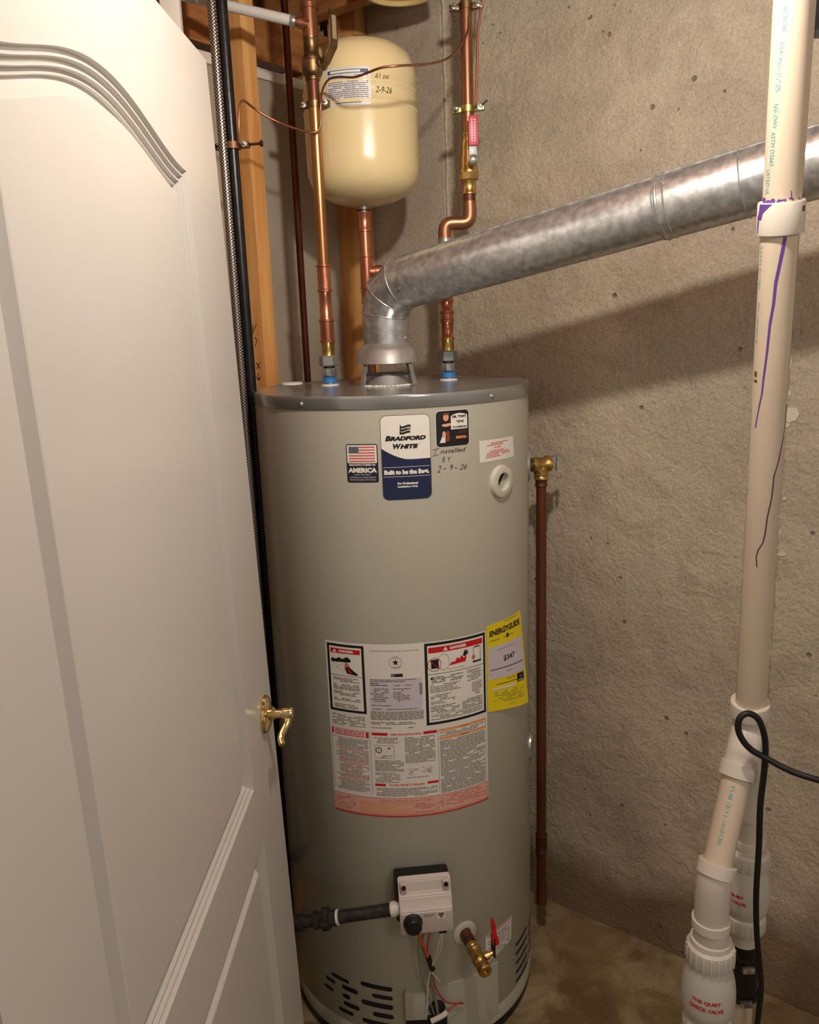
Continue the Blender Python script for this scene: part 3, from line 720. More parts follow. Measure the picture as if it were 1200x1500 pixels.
def energy():
    u0, u1, z0, z1 = .1790, .2960, .7480, .9370
    def mp(u, v, l):
        a = max(0, (u-u0)/(u1-u0)); b = (z1-v)/(z1-z0)
        rr = l + .017*(a**1.6)*b + .004*a*sin(pi*a)*b
        p = tmap(u, v - .010*a*b + .017*(1-a)*b*.6, rr); return p
    d = Decal(mp, .006)
    d.rect(u0, z0, u1, z1, m_yel, 0)
    uc = (u0+u1)/2
    d.rect(u0+.004, .8180, u1-.006, .8880, m_lil, 1)
    d.fine(u0+.03, .9340, u1-.02, .9320, .01, m_ink2, 1, h=.0014)
    d.text('ENERGYGUIDE', uc-.001, .9175, .0125, m_ink, 2, w=.100, bold=.0005)
    d.poly([(uc-.004, .9030), (uc+.001, .9080), (uc+.006, .9030), (uc+.001, .8970)], m_ink, 2); d.fine(u0+.006, .9025, u1-.03, .9015, .01, m_ink2, 2, h=.0015, dens=.7)
    d.text('Estimated Yearly Energy Cost', uc, .8790, .0032, m_ink2, 2, w=.060)
    d.text('$347', uc+.004, .8570, .0130, m_ink, 2, w=.036, bold=.0003, shear=.1)
    d.rect(u0+.008, .8375, u1-.008, .8392, m_ink, 2); d.fine(u0+.008, .8290, u0+.014, .8270, .01, m_ink2, 2); d.fine(uc-.005, .8300, uc+.02, .8285, .01, m_ink2, 2, h=.0016)
    d.text('The Bar Table', uc+.005, .8135, .0036, m_ink, 2, w=.026); d.fine(u0+.014, .8060, u1-.02, .8050, .01, m_ink, 2, h=.0013)
    d.rect(u1-.034, .7990, u1-.010, .8160, m_ink, 2); d.disc(u1-.022, .8090, .0030, m_ink2, 3, n=8); d.rect(u1-.030, .8010, u1-.014, .8025, m_white, 3)
    d.rect(u0+.012, .7940, u1-.040, .7985, m_pap, 2)
    d.fine(u0+.018, .7890, u1-.016, .7650, .0036, m_ink2, 2, h=.0010, dens=.75); d.fine(uc, .7590, uc+.02, .7580, .01, m_ink2, 2)
    bm = d.bm
    d.done('energy_label', heater, 'yellow energy sticker with a curled lower right corner')
energy()
# ---- element grommet, caps
def stud_ring(u, z, prof, m, name, label=None, seg=40):
    o = lathe(name, prof, tp(u, z, 0), tn(u), m, heater, seg); return tag(o, label)
stud_ring(.2235, 1.2128, [(.031, -.006), (.031, .003), (.0295, .007), (.024, .009), (.0175, .009), (.0165, .0075), (.0165, -.003), (0, -.003)], mat('ivory_plastic', srgb(196, 192, 176), .4), 'outlet_grommet', 'round ivory plastic grommet with a recess painted dark on one side')
bm = bmesh.new(); c = tp(.2235, 1.2128, .0012); n = tn(.2235); x = Vector((cos(.2235/TR), sin(.2235/TR), 0))
P = []
for i in range(19): a = radians(50+i*10+0); P.append(c+(x*cos(a)+Vector((0, 0, 1))*sin(a))*.0163)
bm.faces.new([bm.verts.new(p) for p in P]); link('grommet_shade', bm, m_hole, heater, 0)  # half-disc painted dark as the shade in the upper left of the recess
stud_ring(.400, 1.215, [(.034, -.008), (.034, -.001), (.032, .003), (0, .003)], m_hex, 'valve_port_plate')
stud_ring(.405, .58, [(.034, -.01), (.034, .002), (.026, .007), (.02, .008), (0, .008)], m_steel, 'side_port_cap')
stud_ring(.1130, .2860, [(.026, -.004), (.026, .0015), (.024, .003), (.013, .003), (.0125, .001), (0, .001)], mat('ivory_plastic', srgb(196, 192, 176), .4), 'drain_grommet')
# ---- louvre slots: flat shapes, the shade of the openings given as near-black colour
def slots(lst):
    for u0, u1, z, tilt, h in lst:
        d = Decal(tmap); n = 6; P = []; h = h*1.45; r = h/2; w = (u1-u0); c = ((u0+u1)/2, z); ca, sa = cos(tilt), sin(tilt)
        for sgn, cx in ((1, w/2-r), (-1, -w/2+r)):
            for k in range(n+1):
                a = -pi/2+pi*k/n if sgn > 0 else pi/2+pi*k/n
                x, y = cx+r*cos(a), r*sin(a); P.append((c[0]+x*ca-y*sa, c[1]+x*sa+y*ca))
        d.poly(P, m_hole, 0); d.done('vent_slot', heater)
T_ = -.03
slots([(-.113, -.043, .1735, T_, .0075), (-.088, -.043, .1510, T_, .0068), (-.113, -.043, .1290, T_, .0085), (-.088, -.043, .1055, T_, .0080), (-.113, -.043, .0830, T_, .0080),
       (-.188, -.140, .1660, T_, .0060), (-.160, -.120, .1480, T_, .0080), (-.160, -.140, .1270, T_, .0075), (-.158, -.118, .1080, T_, .0080), (-.172, -.134, .0880, T_, .0065), (-.205, -.178, .148, T_, .006), (-.212, -.185, .125, T_, .006)])
slots([(.262, .330, .1720-.0235*k, .0, .0050) for k in range(5)] + [(.345, .385, .1600-.0235*k, 0, .005) for k in range(4)])
screw(tp(.2480, .1500, 0), tn(.248), .0042, heater, m_hex, 'jacket_screw')
# ---- access panel and igniter cover
bm = bmesh.new(); N_ = 24
for zz0, zz1 in ((.052, .1770),):
    v = [[bm.verts.new(tp(-.015+.21*i/N_, z, l)) for (z, l) in ((zz0, 0), (zz0, .0022), (zz1, .0022), (zz1, 0))] for i in range(N_+1)]
    for A, B in zip(v, v[1:]):
        for k in range(3): bm.faces.new((A[k], A[k+1], B[k+1], B[k]))
    bm.faces.new(v[0]); bm.faces.new(v[-1])
link('access_panel', bm, m_tank, heater, 30)
bm = bmesh.new(); xx = Vector((1, 0, 0))
add_box(bm, tp(.004, .142, .006), (.045, .010, .066), X=(cos(.004/TR), sin(.004/TR), 0), Y=tn(.004), Z=(0, 0, 1), bevel=.002); link('igniter_cover', bm, m_tank, heater)
add = bmesh.new(); add_box(add, tp(.025, .098, .004), (.085, .006, .026), X=(1, .05, 0), Y=tn(.02), Z=(0, 0, 1), bevel=.002); link('burner_opening', add, m_hole, heater)
lathe('sight_port', [(.017, -.001), (.017, .004), (.013, .006), (0, .006)], tp(.047, .128, .003), tn(.047), m_black, heater, 24)
# ---- gas control
uG = .026; nG = tn(uG); xG = Vector((cos(uG/TR), sin(uG/TR), 0)); ZU = Vector((0, 0, 1))
def gp(x, z, dpt): return CT + nG*(TR+dpt) + xG*x + Vector((0, 0, z))
bm = bmesh.new()
add_box(bm, gp(-.003, .416, .020), (.108, .042, .092), xG, nG, ZU, bevel=.006)
link('control_bracket', bm, m_black, heater)
bm = bmesh.new()                                      # housing: side outline extruded
side = [(.030, .366), (.070, .364), (.072, .369), (.072, .413), (.062, .424), (.058, .436), (.050, .440), (.044, .462), (.030, .466)]
hwid = .0505
for sgn in (1,):
    A = [bm.verts.new(gp(-hwid, z, d_)) for d_, z in side]; B = [bm.verts.new(gp(hwid, z, d_)) for d_, z in side]
    bm.faces.new(A); bm.faces.new(B)
    for i in range(len(side)): j = (i+1) % len(side); bm.faces.new((A[i], A[j], B[j], B[i]))
bmesh.ops.bevel(bm, geom=[e for e in bm.edges], offset=.0022, segments=2, affect='EDGES')
gc = link('gas_control', bm, m_gbox, heater, 30); tag(gc, 'light grey gas control box with a black knob')
lathe('control_knob', [(.0185, 0), (.0185, .003), (.0165, .005), (.016, .017), (.0145, .019), (0, .0195)], gp(-.027, .393, .072), nG, m_black, gc, 32)
for sx in (-1, 1):
    bm = bmesh.new(); add_box(bm, gp(sx*.041, .452, .049), (.013, .010, .022), xG, nG, ZU, bevel=.003); link('screw_boss', bm, m_gbox, gc)
    lathe('control_screw', [(.0045, 0), (.0045, .003), (0, .0035)], gp(sx*.041, .456, .054), nG, m_dsteel, gc, 12)
gmap = lambda u, v, l: gp(u, v, .072+l)
d = Decal(gmap, 0); d.rect(.020, .396, .036, .411, m_white, 0); d.rect(.0225, .4015, .0335, .4085, m_ink2, 1); d.rect(.0255, .398, .0305, .4035, m_ink2, 2); d.done('status_window', gc); d = Decal(gmap, 0)
d.text('HOT', -.027, .4105+.0008, .0018, m_ink2, 0, w=.006)
d.fine(-.006, .4065, .014, .403, .003, m_ink2, 0, h=.0012)
d.done('control_print', gc)
box('wire_socket', gp(.031, .362, .056), (.016, .018, .014), m_black, gc, X=xG, Y=nG, Z=ZU, bevel=.002)
lathe('drain_plug', [(.0055, 0), (.005, .008), (0, .010)], gp(-.026, .368, .055), (0, 0, -1), m_black, gc, 16)
# ---- wires hanging to the burner door
def gw(px, py, l): # point in front of the jacket near a photo position
    Y = TY-TR-l; P = at(px, py, Y)
    for _ in range(4):
        dx = P.x-TX; Y = TY-sqrt(max(1e-4, (TR+l)**2-dx*dx)); P = at(px, py, Y)
    return P
tube('wire', [gp(.033, .356, .056), gw(645, 1392, .05), gw(638, 1405, .04), gw(632, 1418, .03), gw(627, 1440, .024), gw(626, 1465, .018), gw(624, 1488, .012)], .0016, m_wirew, heater, 8, 8)
tube('wire', [gp(.029, .356, .056), gw(641, 1390, .05), gw(636, 1405, .04), gw(632, 1422, .028), gw(640, 1432, .024), gw(644, 1437, .022)], .0016, m_wirew, heater, 8, 8)
tube('wire', [gp(.010, .362, .050), gw(626, 1390, .04), gw(630, 1410, .03), gw(634, 1430, .02), gw(640, 1450, .014), gw(655, 1468, .01), gw(680, 1470, .008)], .0014, m_wirer, heater, 8, 8)
tube('wire', [gp(-.014, .362, .052), gw(616, 1375, .045), gw(622, 1388, .04), gw(629, 1408, .03)], .0034, m_wireo, heater, 8, 8)
tube('wire', [gp(.002, .364, .045), gw(618, 1385, .036), gw(628, 1412, .026), gw(634, 1440, .018), gw(640, 1475, .012), gw(642, 1488, .01)], .0026, m_wireg, heater, 8, 8)
tube('wire', [gp(-.012, .364, .045), gw(613, 1400, .03), gw(620, 1440, .016), gw(628, 1460, .014), gw(636, 1486, .012)], .0013, m_wireg, heater, 8, 8)
tube('wire_tie', [gw(628, 1402, .035), gw(631, 1414, .03), gw(634, 1420, .028)], .0055, m_black, heater, 10, 4)
tube('igniter_lead', [gw(632, 1496, .02), gw(648, 1488, .02), gw(655, 1482, .018)], .0055, m_wirew, heater, 10, 4)
tube('wire', [gw(655, 1482, .018), gw(668, 1472, .012), gw(678, 1468, .010)], .0014, m_wirer, heater, 8, 6)
# ---- drain valve
nD = tn(.1130); aD = (nD+Vector((-.09, 0, -.06))).normalized(); oD = tp(.1130, .2860, 0)
lathe('drain_nipple', [(.0125, 0), (.0125, .03), (.0105, .031), (.0105, .038)], oD, aD, m_copp, heater, 24)
dv = lathe('drain_valve', [(.0115, .034), (.013, .036), (.013, .044), (.0115, .046), (.0140, .048), (.0140, .053), (.0125, .055), (.0125, .066), (.0145, .069), (.0145, .082), (.012, .085), (.0115, .088), (.0140, .091), (.0140, .102), (.0125, .106), (.006, .106), (.006, .101), (0, .101)], oD, aD, m_brass, heater, 24)
tag(dv, 'brass hose-thread drain valve with a red lever')
hD = oD+aD*.074; sD = Vector((aD.y, -aD.x, 0)).normalized()
if sD.x < 0: sD = -sD
lathe('valve_stem', [(.008, .008), (.008, .022), (.005, .023), (.005, .032), (0, .033)], hD, (sD+Vector((0, 0, .25))).normalized(), m_brass, dv, 20)
hb = hD+(sD+Vector((0, 0, .25))).normalized()*.030
bm = bmesh.new(); add_box(bm, hb+Vector((.001, -.002, .018)), (.004, .016, .045), sD, aD, ZU, bevel=.0015); link('lever_stem', bm, m_dsteel, dv)
bm = bmesh.new(); bz = hb+Vector((.003, -.006, .034))
rings = []
for z, w, off in ((-.012, .004, .003), (-.008, .009, .003), (.004, .0095, .001), (.012, .0065, 0), (.035, .006, -.002), (.046, .004, -.004), (.052, .0015, -.005)):
    c = bz+Vector((off, 0, z)); rings.append([bm.verts.new(c+sD*sx*w*.75+aD*sy) for sx, sy in ((-1, -.0022), (1, -.0022), (1, .0022), (-1, .0022))])
for A, B in zip(rings, rings[1:]):
    for i in range(4): j = (i+1) % 4; bm.faces.new((A[i], A[j], B[j], B[i]))
bm.faces.new(rings[0]); bm.faces.new(rings[-1])
bmesh.ops.bevel(bm, geom=bm.edges[:], offset=.0008, segments=1, affect='EDGES')
link('red_lever', bm, m_redh, dv, 40)
d = Decal(tmap); d.poly([(.163, .190), (.243, .2025), (.245, .2620), (.163, .2560)], m_pap, 0); d.poly([(.166, .251), (.243, .257), (.243, .2600), (.166, .2540)], m_wireo, 1)
for k in range(12): d.fine(.170, .2480-k*.0042+.0, .238, .2475-k*.0042, .01, m_navy if k % 3 else m_ink2, 1, h=.0013, dens=.8)
d.done('drain_notice_label', heater, 'small white notice with an orange top edge')
# ---- draft hood
hood = empty('draft_hood', (TX-.006, TY, ZT), None); hood.parent = heater; hood.location = (-.006, 0, ZT)
HC = Vector((TX-.006, TY, 0))
zs = zat(565, 531, TY); zn = zat(563, 505, TY)
def hl(name, prof, m, seg=64):
    bm = bmesh.new(); add_lathe(bm, prof, HC, (0, 0, 1), seg, cap=False); o = link(name, bm, m, None, 35)
    o.parent = heater; o.data.transform(Matrix.Translation(-CT)); return o
hl('hood_cone', [(.0455, zn+.004), (.0480, zn), (.0535, zn-.004), (.060, zn-.011), (.0655, zs+.004), (.0668, zs), (.0655, zs-.0006), (.05, zn-.006), (.0455, zn-.001)], m_galv2)
bpy.data.objects.remove(hood)
hl('flue_collar', [(.050, ZT-.001), (.050, ZT+.021), (.0515, ZT+.0225), (.0485, ZT+.0235), (.0475, ZT+.019), (.0475, ZT+.001)], m_galv2)
lathe('flue_opening', [(.0475, .0), (.0475, .014), (0, .014)], HC+Vector((0, 0, ZT)), (0, 0, 1), m_hole, heater, 48)
for a in (225, 318, 45, 135):
    ar = radians(a); o = Vector((cos(ar), sin(ar), 0)); tg = Vector((-sin(ar), cos(ar), 0))
    A = HC+o*.061+Vector((0, 0, zs-.001)); B = HC+o*.074+Vector((0, 0, ZT)); ax = (A-B).normalized(); nn = ax.cross(tg)
    bm = bmesh.new(); add_box(bm, (A+B)/2, (.010, .002, (A-B).length), tg, nn, ax, bevel=.0005)
    add_box(bm, (A+B)/2+nn*.001+tg*.0045, (.0016, .0045, (A-B).length), tg, nn, ax)
    add_box(bm, B+o*.004+Vector((0, 0, .001)), (.010, .012, .0016), tg, o, ZU)
    link('hood_leg', bm, m_galv2, heater, 30)
bm = bmesh.new(); add_box(bm, HC+Vector((0, -.049, ZT+.024)), (.086, .002, .006), (1, 0, 0), (0, 1, 0)); link('baffle_strip', bm, m_black, heater)
# caulk round the flue
bm = bmesh.new()
for i in range(16):
    a = radians(200+i*9); c = HC+Vector((cos(a), sin(a), 0))*(.054+random.uniform(0, .003))+Vector((0, 0, ZT+.0002)); r = random.uniform(.003, .006)
    add_lathe(bm, [(r, 0), (r*.7, r*.4), (0, r*.5)], c, (0, 0, 1), 8)
link('caulk_bead', bm, m_foam, heater)

# ================================================================== WATER PIPES
def fit(parent, name, X, Y, z0, z1, r, m, bead=True, seg=28, lip=.0012):
    h = z1-z0
    if bead: prof = [(r*.9, 0), (r+lip, .0008), (r+lip, min(.004, h*.2)), (r, min(.0055, h*.28)), (r, h-min(.0055, h*.28)), (r+lip, h-min(.004, h*.2)), (r+lip, h-.0008), (r*.9, h)]
    else: prof = [(r, 0), (r, h)]
    return lathe(name, prof, (X, Y, z0), (0, 0, 1), m, parent, seg)
def hexnut(parent, name, X, Y, z0, z1, r, m, seg=6):
    return lathe(name, [(r*.86, 0), (r, .002), (r, z1-z0-.002), (r*.86, z1-z0)], (X, Y, z0), (0, 0, 1), m, parent, seg, smooth=20)

def tank_port(parent, px, py, X, Y):
    z = ZT
    lathe('port_gasket', [(.019, -.001), (.019, .0015), (.012, .003)], (X, Y, z), (0, 0, 1), m_foam, parent, 24)
    fit(parent, 'port_nipple', X, Y, z, z+.012, .0115, m_steel, False)
    fit(parent, 'blue_collar', X, Y, z+.005, z+.017, .0145, m_blue, True)
    hexnut(parent, 'port_nut', X, Y, z+.018, z+.036, .0155, m_steel, 10)
    fit(parent, 'port_neck', X, Y, z+.035, z+.042, .012, m_black, False)
    hexnut(parent, 'union_nut', X, Y, z+.040, z+.062, .0205, m_hex)
# --- left (with lever valve)
XL, YL = at(483, 552, 1.765).x, 1.765
cold = empty('copper_water_pipe', (XL, YL, ZT), 'copper water pipe with bronze lever valve rising from the left port of the heater lid', 'pipe')
tank_port(cold, 481, 555, XL, YL)
def zl(py): return zat(472, py, YL)
fit(cold, 'brass_adapter', XL, YL, zl(528), zl(500), .0135, m_brass)
fit(cold, 'press_coupling', XL, YL, zl(502), zl(468), .0148, m_cop, lip=.002)
fit(cold, 'coupling', XL, YL, zl(469), zl(425), .0128, m_cop)
fit(cold, 'press_coupling', XL, YL, zl(428), zl(388), .0138, m_cop, lip=.0025)
fit(cold, 'pipe', XL, YL, zl(392), zl(150), .0118, m_copo, False)
fit(cold, 'pipe', XL, YL, zl(152), zl(112), .0118, m_copp, False)
fit(cold, 'coupling', XL, YL, zl(118), zl(104), .0135, m_brassd)
lathe('ball_valve', [(.0145, 0), (.019, .004), (.0205, .010), (.0205, .028), (.0185, .030), (.0185, .036), (.0155, .040), (.0140, .046)], (XL, YL, zl(113)), (0, 0, 1), m_brassd, cold, 32)
fit(cold, 'coupling', XL, YL, zl(86), zl(54), .0145, m_brassd)
fit(cold, 'pipe', XL, YL, zl(56), zl(-40), .0150, m_copd, False)
fit(cold, 'coupling', XL, YL, zl(14), zl(2), .0165, m_copd)
# lever of the valve
va = (Vector((.75, -.66, 0))).normalized(); vz = zl(95)
lathe('valve_stem', [(.0085, .012), (.0085, .026), (.006, .027), (.006, .036), (.0085, .037), (.0085, .042), (0, .043)], (XL, YL, vz), va, m_brassd, cold, 6)
bm = bmesh.new()
pts = [at(478, 94, YL-.03), at(482, 82, YL-.032), at(488, 68, YL-.036), at(489, 50, YL-.038), at(488, 30, YL-.04), at(486, 14, YL-.04)]
tgv = Vector((.7, .7, 0)).normalized(); prev = None; wd = (.008, .010, .0105, .0110, .0110, .007)
for i, p in enumerate(pts):
    w = wd[i]; nrm = Vector((.7, -.7, 0))
    vs = [bm.verts.new(p+tgv*w*sx+nrm*sy) for sx, sy in ((-1, -.0016), (1, -.0016), (1, .0016), (-1, .0016))]
    if prev:
        for k in range(4): bm.faces.new((prev[k], prev[(k+1) % 4], vs[(k+1) % 4], vs[k]))
    else: bm.faces.new(vs)
    prev = vs
bm.faces.new(prev); bmesh.ops.bevel(bm, geom=bm.edges[:], offset=.0008, segments=1, affect='EDGES')
vl = link('valve_lever', bm, m_brassd, cold, 40)
bm = bmesh.new(); nr = Vector((.7, -.7, 0)); c = (pts[3]+pts[4])/2
add_box(bm, c+nr*.0018, (.010, .0012, .040), tgv, nr, (pts[4]-pts[3]).normalized()); link('lever_inset', bm, mat('lever_tan', srgb(150, 132, 104), .5), vl)

# --- right (with red handled valve)
XR0, YR = at(657, 546, 1.80).x, 1.80
hot = empty('copper_water_pipe', (XR0, YR, ZT), 'copper water pipe with red-handled brass valve rising from the right port of the heater lid', 'pipe')
tank_port(hot, 657, 550, XR0, YR)
def zr(py): return zat(665, py, YR)
XR1 = at(687, 240, YR).x
fit(hot, 'brass_adapter', XR0, YR, zr(520), zr(494), .0135, m_brass)
fit(hot, 'coupling', XR0, YR, zr(496), zr(470), .0130, m_cop)
fit(hot, 'press_coupling', XR0, YR, zr(471), zr(455), .0140, m_cop, lip=.002)
fit(hot, 'coupling', XR0, YR, zr(457), zr(440), .0125, m_cop)
fit(hot, 'press_coupling', XR0, YR, zr(442), zr(418), .0135, m_cop, lip=.002)
fit(hot, 'pipe', XR0, YR, zr(420), zr(355), .0112, m_cop, False)
z1, z2 = zr(334), zr(308)
zc = (zr(327)); pts = [(XR0, YR, zr(352)), (XR0, YR, zc-.014), (XR0+.004, YR, zc-.004), (XR0+.014, YR, zc), (XR1-.014, YR, zc), (XR1-.004, YR, zc+.004), (XR1, YR, zc+.014), (XR1, YR, zr(296))]
zc_ = zc
tube('offset_elbow', smooth_path(pts, 5), .0138, m_copd, hot, 24)
fit(hot, 'solder_ring', XR0, YR, zr(356), zr(348), .0145, m_steel)
fit(hot, 'pipe', XR1, YR, zr(300), zr(284), .0125, m_copp, False)
fit(hot, 'brass_adapter', XR1, YR, zr(286), zr(264), .0140, m_brass)
hexnut(hot, 'brass_nut', XR1, YR, zr(266), zr(252), .0200, m_brass, 8)
lathe('ball_valve', [(.0195, 0), (.0195, .004), (.0175, .008), (.0175, .016), (.0165, .024), (.0155, .034), (.0145, .050), (.0130, .060)], (XR1, YR, zr(254)), (0, 0, 1), m_brass, hot, 28)
fit(hot, 'brass_adapter', XR1, YR, zr(222), zr(196), .0120, m_brass)
fit(hot, 'pipe', XR1, YR, zr(200), zr(-30), .0118, m_copd, False)
vc = Vector((XR1+.006, YR-.018, zr(240))); fy = Vector((0, -1, 0))
lathe('valve_stem', [(.007, 0), (.007, .014), (.0105, .015), (.0105, .019), (.0085, .022), (.0065, .024), (0, .025)], vc, fy, m_steel, hot, 20)
bm = bmesh.new(); add_box(bm, vc+Vector((0, -.016, .016)), (.0165, .003, .022), (1, 0, 0), (0, 1, 0), bevel=.001); link('handle_arm', bm, m_hex, hot)
bm = bmesh.new(); add_box(bm, vc+Vector((.001, -.0185, .054)), (.0195, .007, .056), (1, 0, 0), (0, 1, 0), bevel=.002); rh = link('red_handle', bm, m_pinkh, hot)
d = Decal(lambda u, v, l: vc+Vector((.001+u, -.0222-l, .054+v)), 0)
for uu in (-.003, .003):
    for k in range(9): d.rect(uu-.0012, -.020+k*.0048, uu+.0012, -.0172+k*.0048, m_lil, 0)
d.done('handle_print', rh)

# --- dark thin copper pipe
P = at(435, 300, 1.97)
dk = tube('copper_tube', [(P.x, 1.97, 1.30), (P.x, 1.97, 2.4)], .0080, m_copp, None, 20)
tag(dk, 'thin dark copper pipe running up between the wood stud and the cream tank', 'pipe')
# --- PEX line
PA, PB = at(262, -8, 1.755), at(430, 31, 1.752)
px_ = tube('white_plastic_pipe', [PA+(PA-PB)*.6, PA, PB], .0098, m_pex, None, 24); tag(px_, 'white plastic water line crossing horizontally at the top left', 'pipe')
ax = (PB-PA).normalized()
lathe('crimp_ring', [(.0108, -.006), (.0115, -.005), (.0115, .003), (.0108, .004)], PB, ax, m_steel, px_, 24)
lathe('branch_fitting', [(.0085, .0), (.0085, .008), (.0105, .009), (.0105, .021), (.0075, .022), (.0075, .030)], PB, ax, m_copd, px_, 20)

# --- black iron pipe, flexible conduit
PX, PY = at(347, 300, 1.665).x, 1.665
gb = empty('black_pipe', (PX, PY, 0), 'black iron gas pipe running vertically beside the wood stud behind the door', 'pipe')
tube('riser', [(PX, PY, .50), (PX, PY, 2.4)], .0112, m_iron, gb, 24)
tube('drop_leg', [(PX, PY, .50), (PX, PY, .12)], .0126, m_iron, gb, 20)
CX_ = at(314.5, 60, 1.65).x
fx = tube('braided_hose', [(CX_, 1.65, .9), (CX_, 1.65, 1.7), (CX_-.001, 1.65, 2.4)], .0082, m_braid, None, 20, 6); tag(fx, 'braided steel hose running alongside the black pipe by the door edge', 'hose')

# --- gas supply to the control
gE = gp(-.052, .405, .045); gS = at(436, 1352, 1.395)
gs = empty('gas_supply_pipe', gS, 'horizontal dark steel gas pipe with a union feeding the grey control box', 'pipe')
ga = (gE-gS).normalized(); gL = (gE-gS).length
lathe('pipe', [(.0125, gL*.40), (.0125, gL*.93)], gS, ga, m_pipeb, gs, 24)
lathe('thread_sealant', [(.0128, gL*.925), (.0145, gL*.93), (.0145, gL*.975), (.012, gL*.99), (.012, gL+.004)], gS, ga, m_wirew, gs, 20)
lathe('thread_sealant', [(.0135, gL*.385), (.0145, gL*.39), (.0145, gL*.41), (.013, gL*.415)], gS, ga, m_wirew, gs, 20)
lathe('pipe', [(.0118, -.19), (.0118, gL*.17)], gS, ga, m_pipeb, gs, 24)
lathe('pipe_coupling', [(.0125, -.02), (.0160, -.018), (.0160, .010), (.0125, .012)], gS, ga, m_pipeb, gs, 24)
lathe('union_collar', [(.0150, gL*.165), (.0175, gL*.17), (.0175, gL*.19), (.0155, gL*.2), (.0155, gL*.26)], gS, ga, m_pipeb, gs, 20)
lathe('union_nut', [(.0185, gL*.245), (.0215, gL*.25), (.0215, gL*.32), (.0185, gL*.325)], gS, ga, m_dsteel, gs, 8, smooth=20)
lathe('union_collar', [(.0155, gL*.32), (.0155, gL*.39)], gS, ga, m_pipeb, gs, 8, smooth=20)
q = gS-ga*.19
tube('pipe', [q, q+Vector((-.01, .02, 0)), Vector((PX, PY-.03, q.z)), Vector((PX, PY, q.z))], .0118, m_pipeb, gs, 16)

# ================================================================== EXPANSION TANK
EX, EY = at(529, 175, 1.872).x, 1.872
def ze(py): return zat(529, py, EY-Rr)
zb_, zt_ = zat(530, 300, EY-.03), zat(528, 62, EY)
exp = empty('expansion_tank', (EX, EY, zb_), 'cream enamelled expansion tank standing on a copper pipe above the heater', 'tank')
Rr = .1195; Hh = zt_-zb_
lathe('shell', [(0, 0), (.035, .002), (.068, .010), (.098, .025), (.112, .042), (.1182, .062), (Rr, .085), (Rr, .178), (Rr+.0016, .182), (Rr+.0016, .185), (Rr-.001, .187), (Rr-.001, .216), (Rr+.001, .218), (Rr+.001, .221), (Rr-.0006, .223), (Rr-.0006, Hh-.075), (Rr-.003, Hh-.056), (Rr-.011, Hh-.035), (.092, Hh-.018), (.065, Hh-.007), (.035, Hh-.001), (0, Hh)],
      (EX, EY, zb_), (0, 0, 1), m_cream, exp, 96, smooth=60)
lathe('air_cap', [(.022, -.002), (.022, .006), (.018, .009), (0, .009)], (EX, EY, zt_), (0, 0, 1), m_rub, exp, 24)
emap = cyl_map((EX, EY, 0), Rr)
d = Decal(emap)
a0 = -.064; a1 = .027; z0, z1 = ze(153), ze(97)
d.rrect(a0, z0, a1, z1, .003, mat('label_silver', srgb(206, 204, 206), .35), 0)
d.rect(a0+.004, z1-.011, a1-.004, z1-.004, m_flagb, 1); d.rect(a0+.010, z1-.0095, a1-.02, z1-.0055, m_pap, 2)
d.fine(a0+.004, z1-.014, a1-.005, z0+.012, .0036, m_ink2, 1, h=.0016, dens=.85); d.rect(a0+.02, z0+.004, a1-.02, z0+.009, m_flagb, 1)
d.done('data_sticker', exp, 'silver-white data sticker')
d = Decal(emap)
d.text('61 psi', .052, ze(111), .0125, m_marker, 0, w=.030, shear=.3); d.text('2-9-26', .054, ze(130), .0110, m_marker, 0, w=.036, shear=.3)
d.done('handwriting', exp, 'black marker handwriting with pressure and date')
# branch pipe under it
bp_ = empty('copper_branch_pipe', (EX, EY, ZT), 'copper branch pipe with a tee under the cream expansion tank', 'pipe')
XE = at(534, 330, EY).x
def zx(py): return zat(534, py, EY)
fit(bp_, 'steel_nipple', XE, EY, zx(316), zx(296), .0125, m_steel, False)
fit(bp_, 'brass_ring', XE, EY, zx(312), zx(307), .0145, m_dsteel, False)
fit(bp_, 'coupling', XE, EY, zx(340), zx(310), .0140, m_cop)
fit(bp_, 'pipe', XE, EY, zx(376), zx(338), .0112, m_cop, False)
fit(bp_, 'tee', XE, EY, zx(424), zx(374), .0135, m_cop, lip=.002)
lathe('tee_branch', [(.0125, .008), (.0125, .020), (.0145, .022), (.0145, .034), (.012, .036), (.0112, .075)], (XE, EY, zx(399)), (1, 0, 0), m_cop, bp_, 24)
fit(bp_, 'pipe', XE, EY, ZT, zx(422), .0112, m_cop, False)
fit(bp_, 'coupling', XE, EY, zx(445), zx(425), .0130, m_cop)

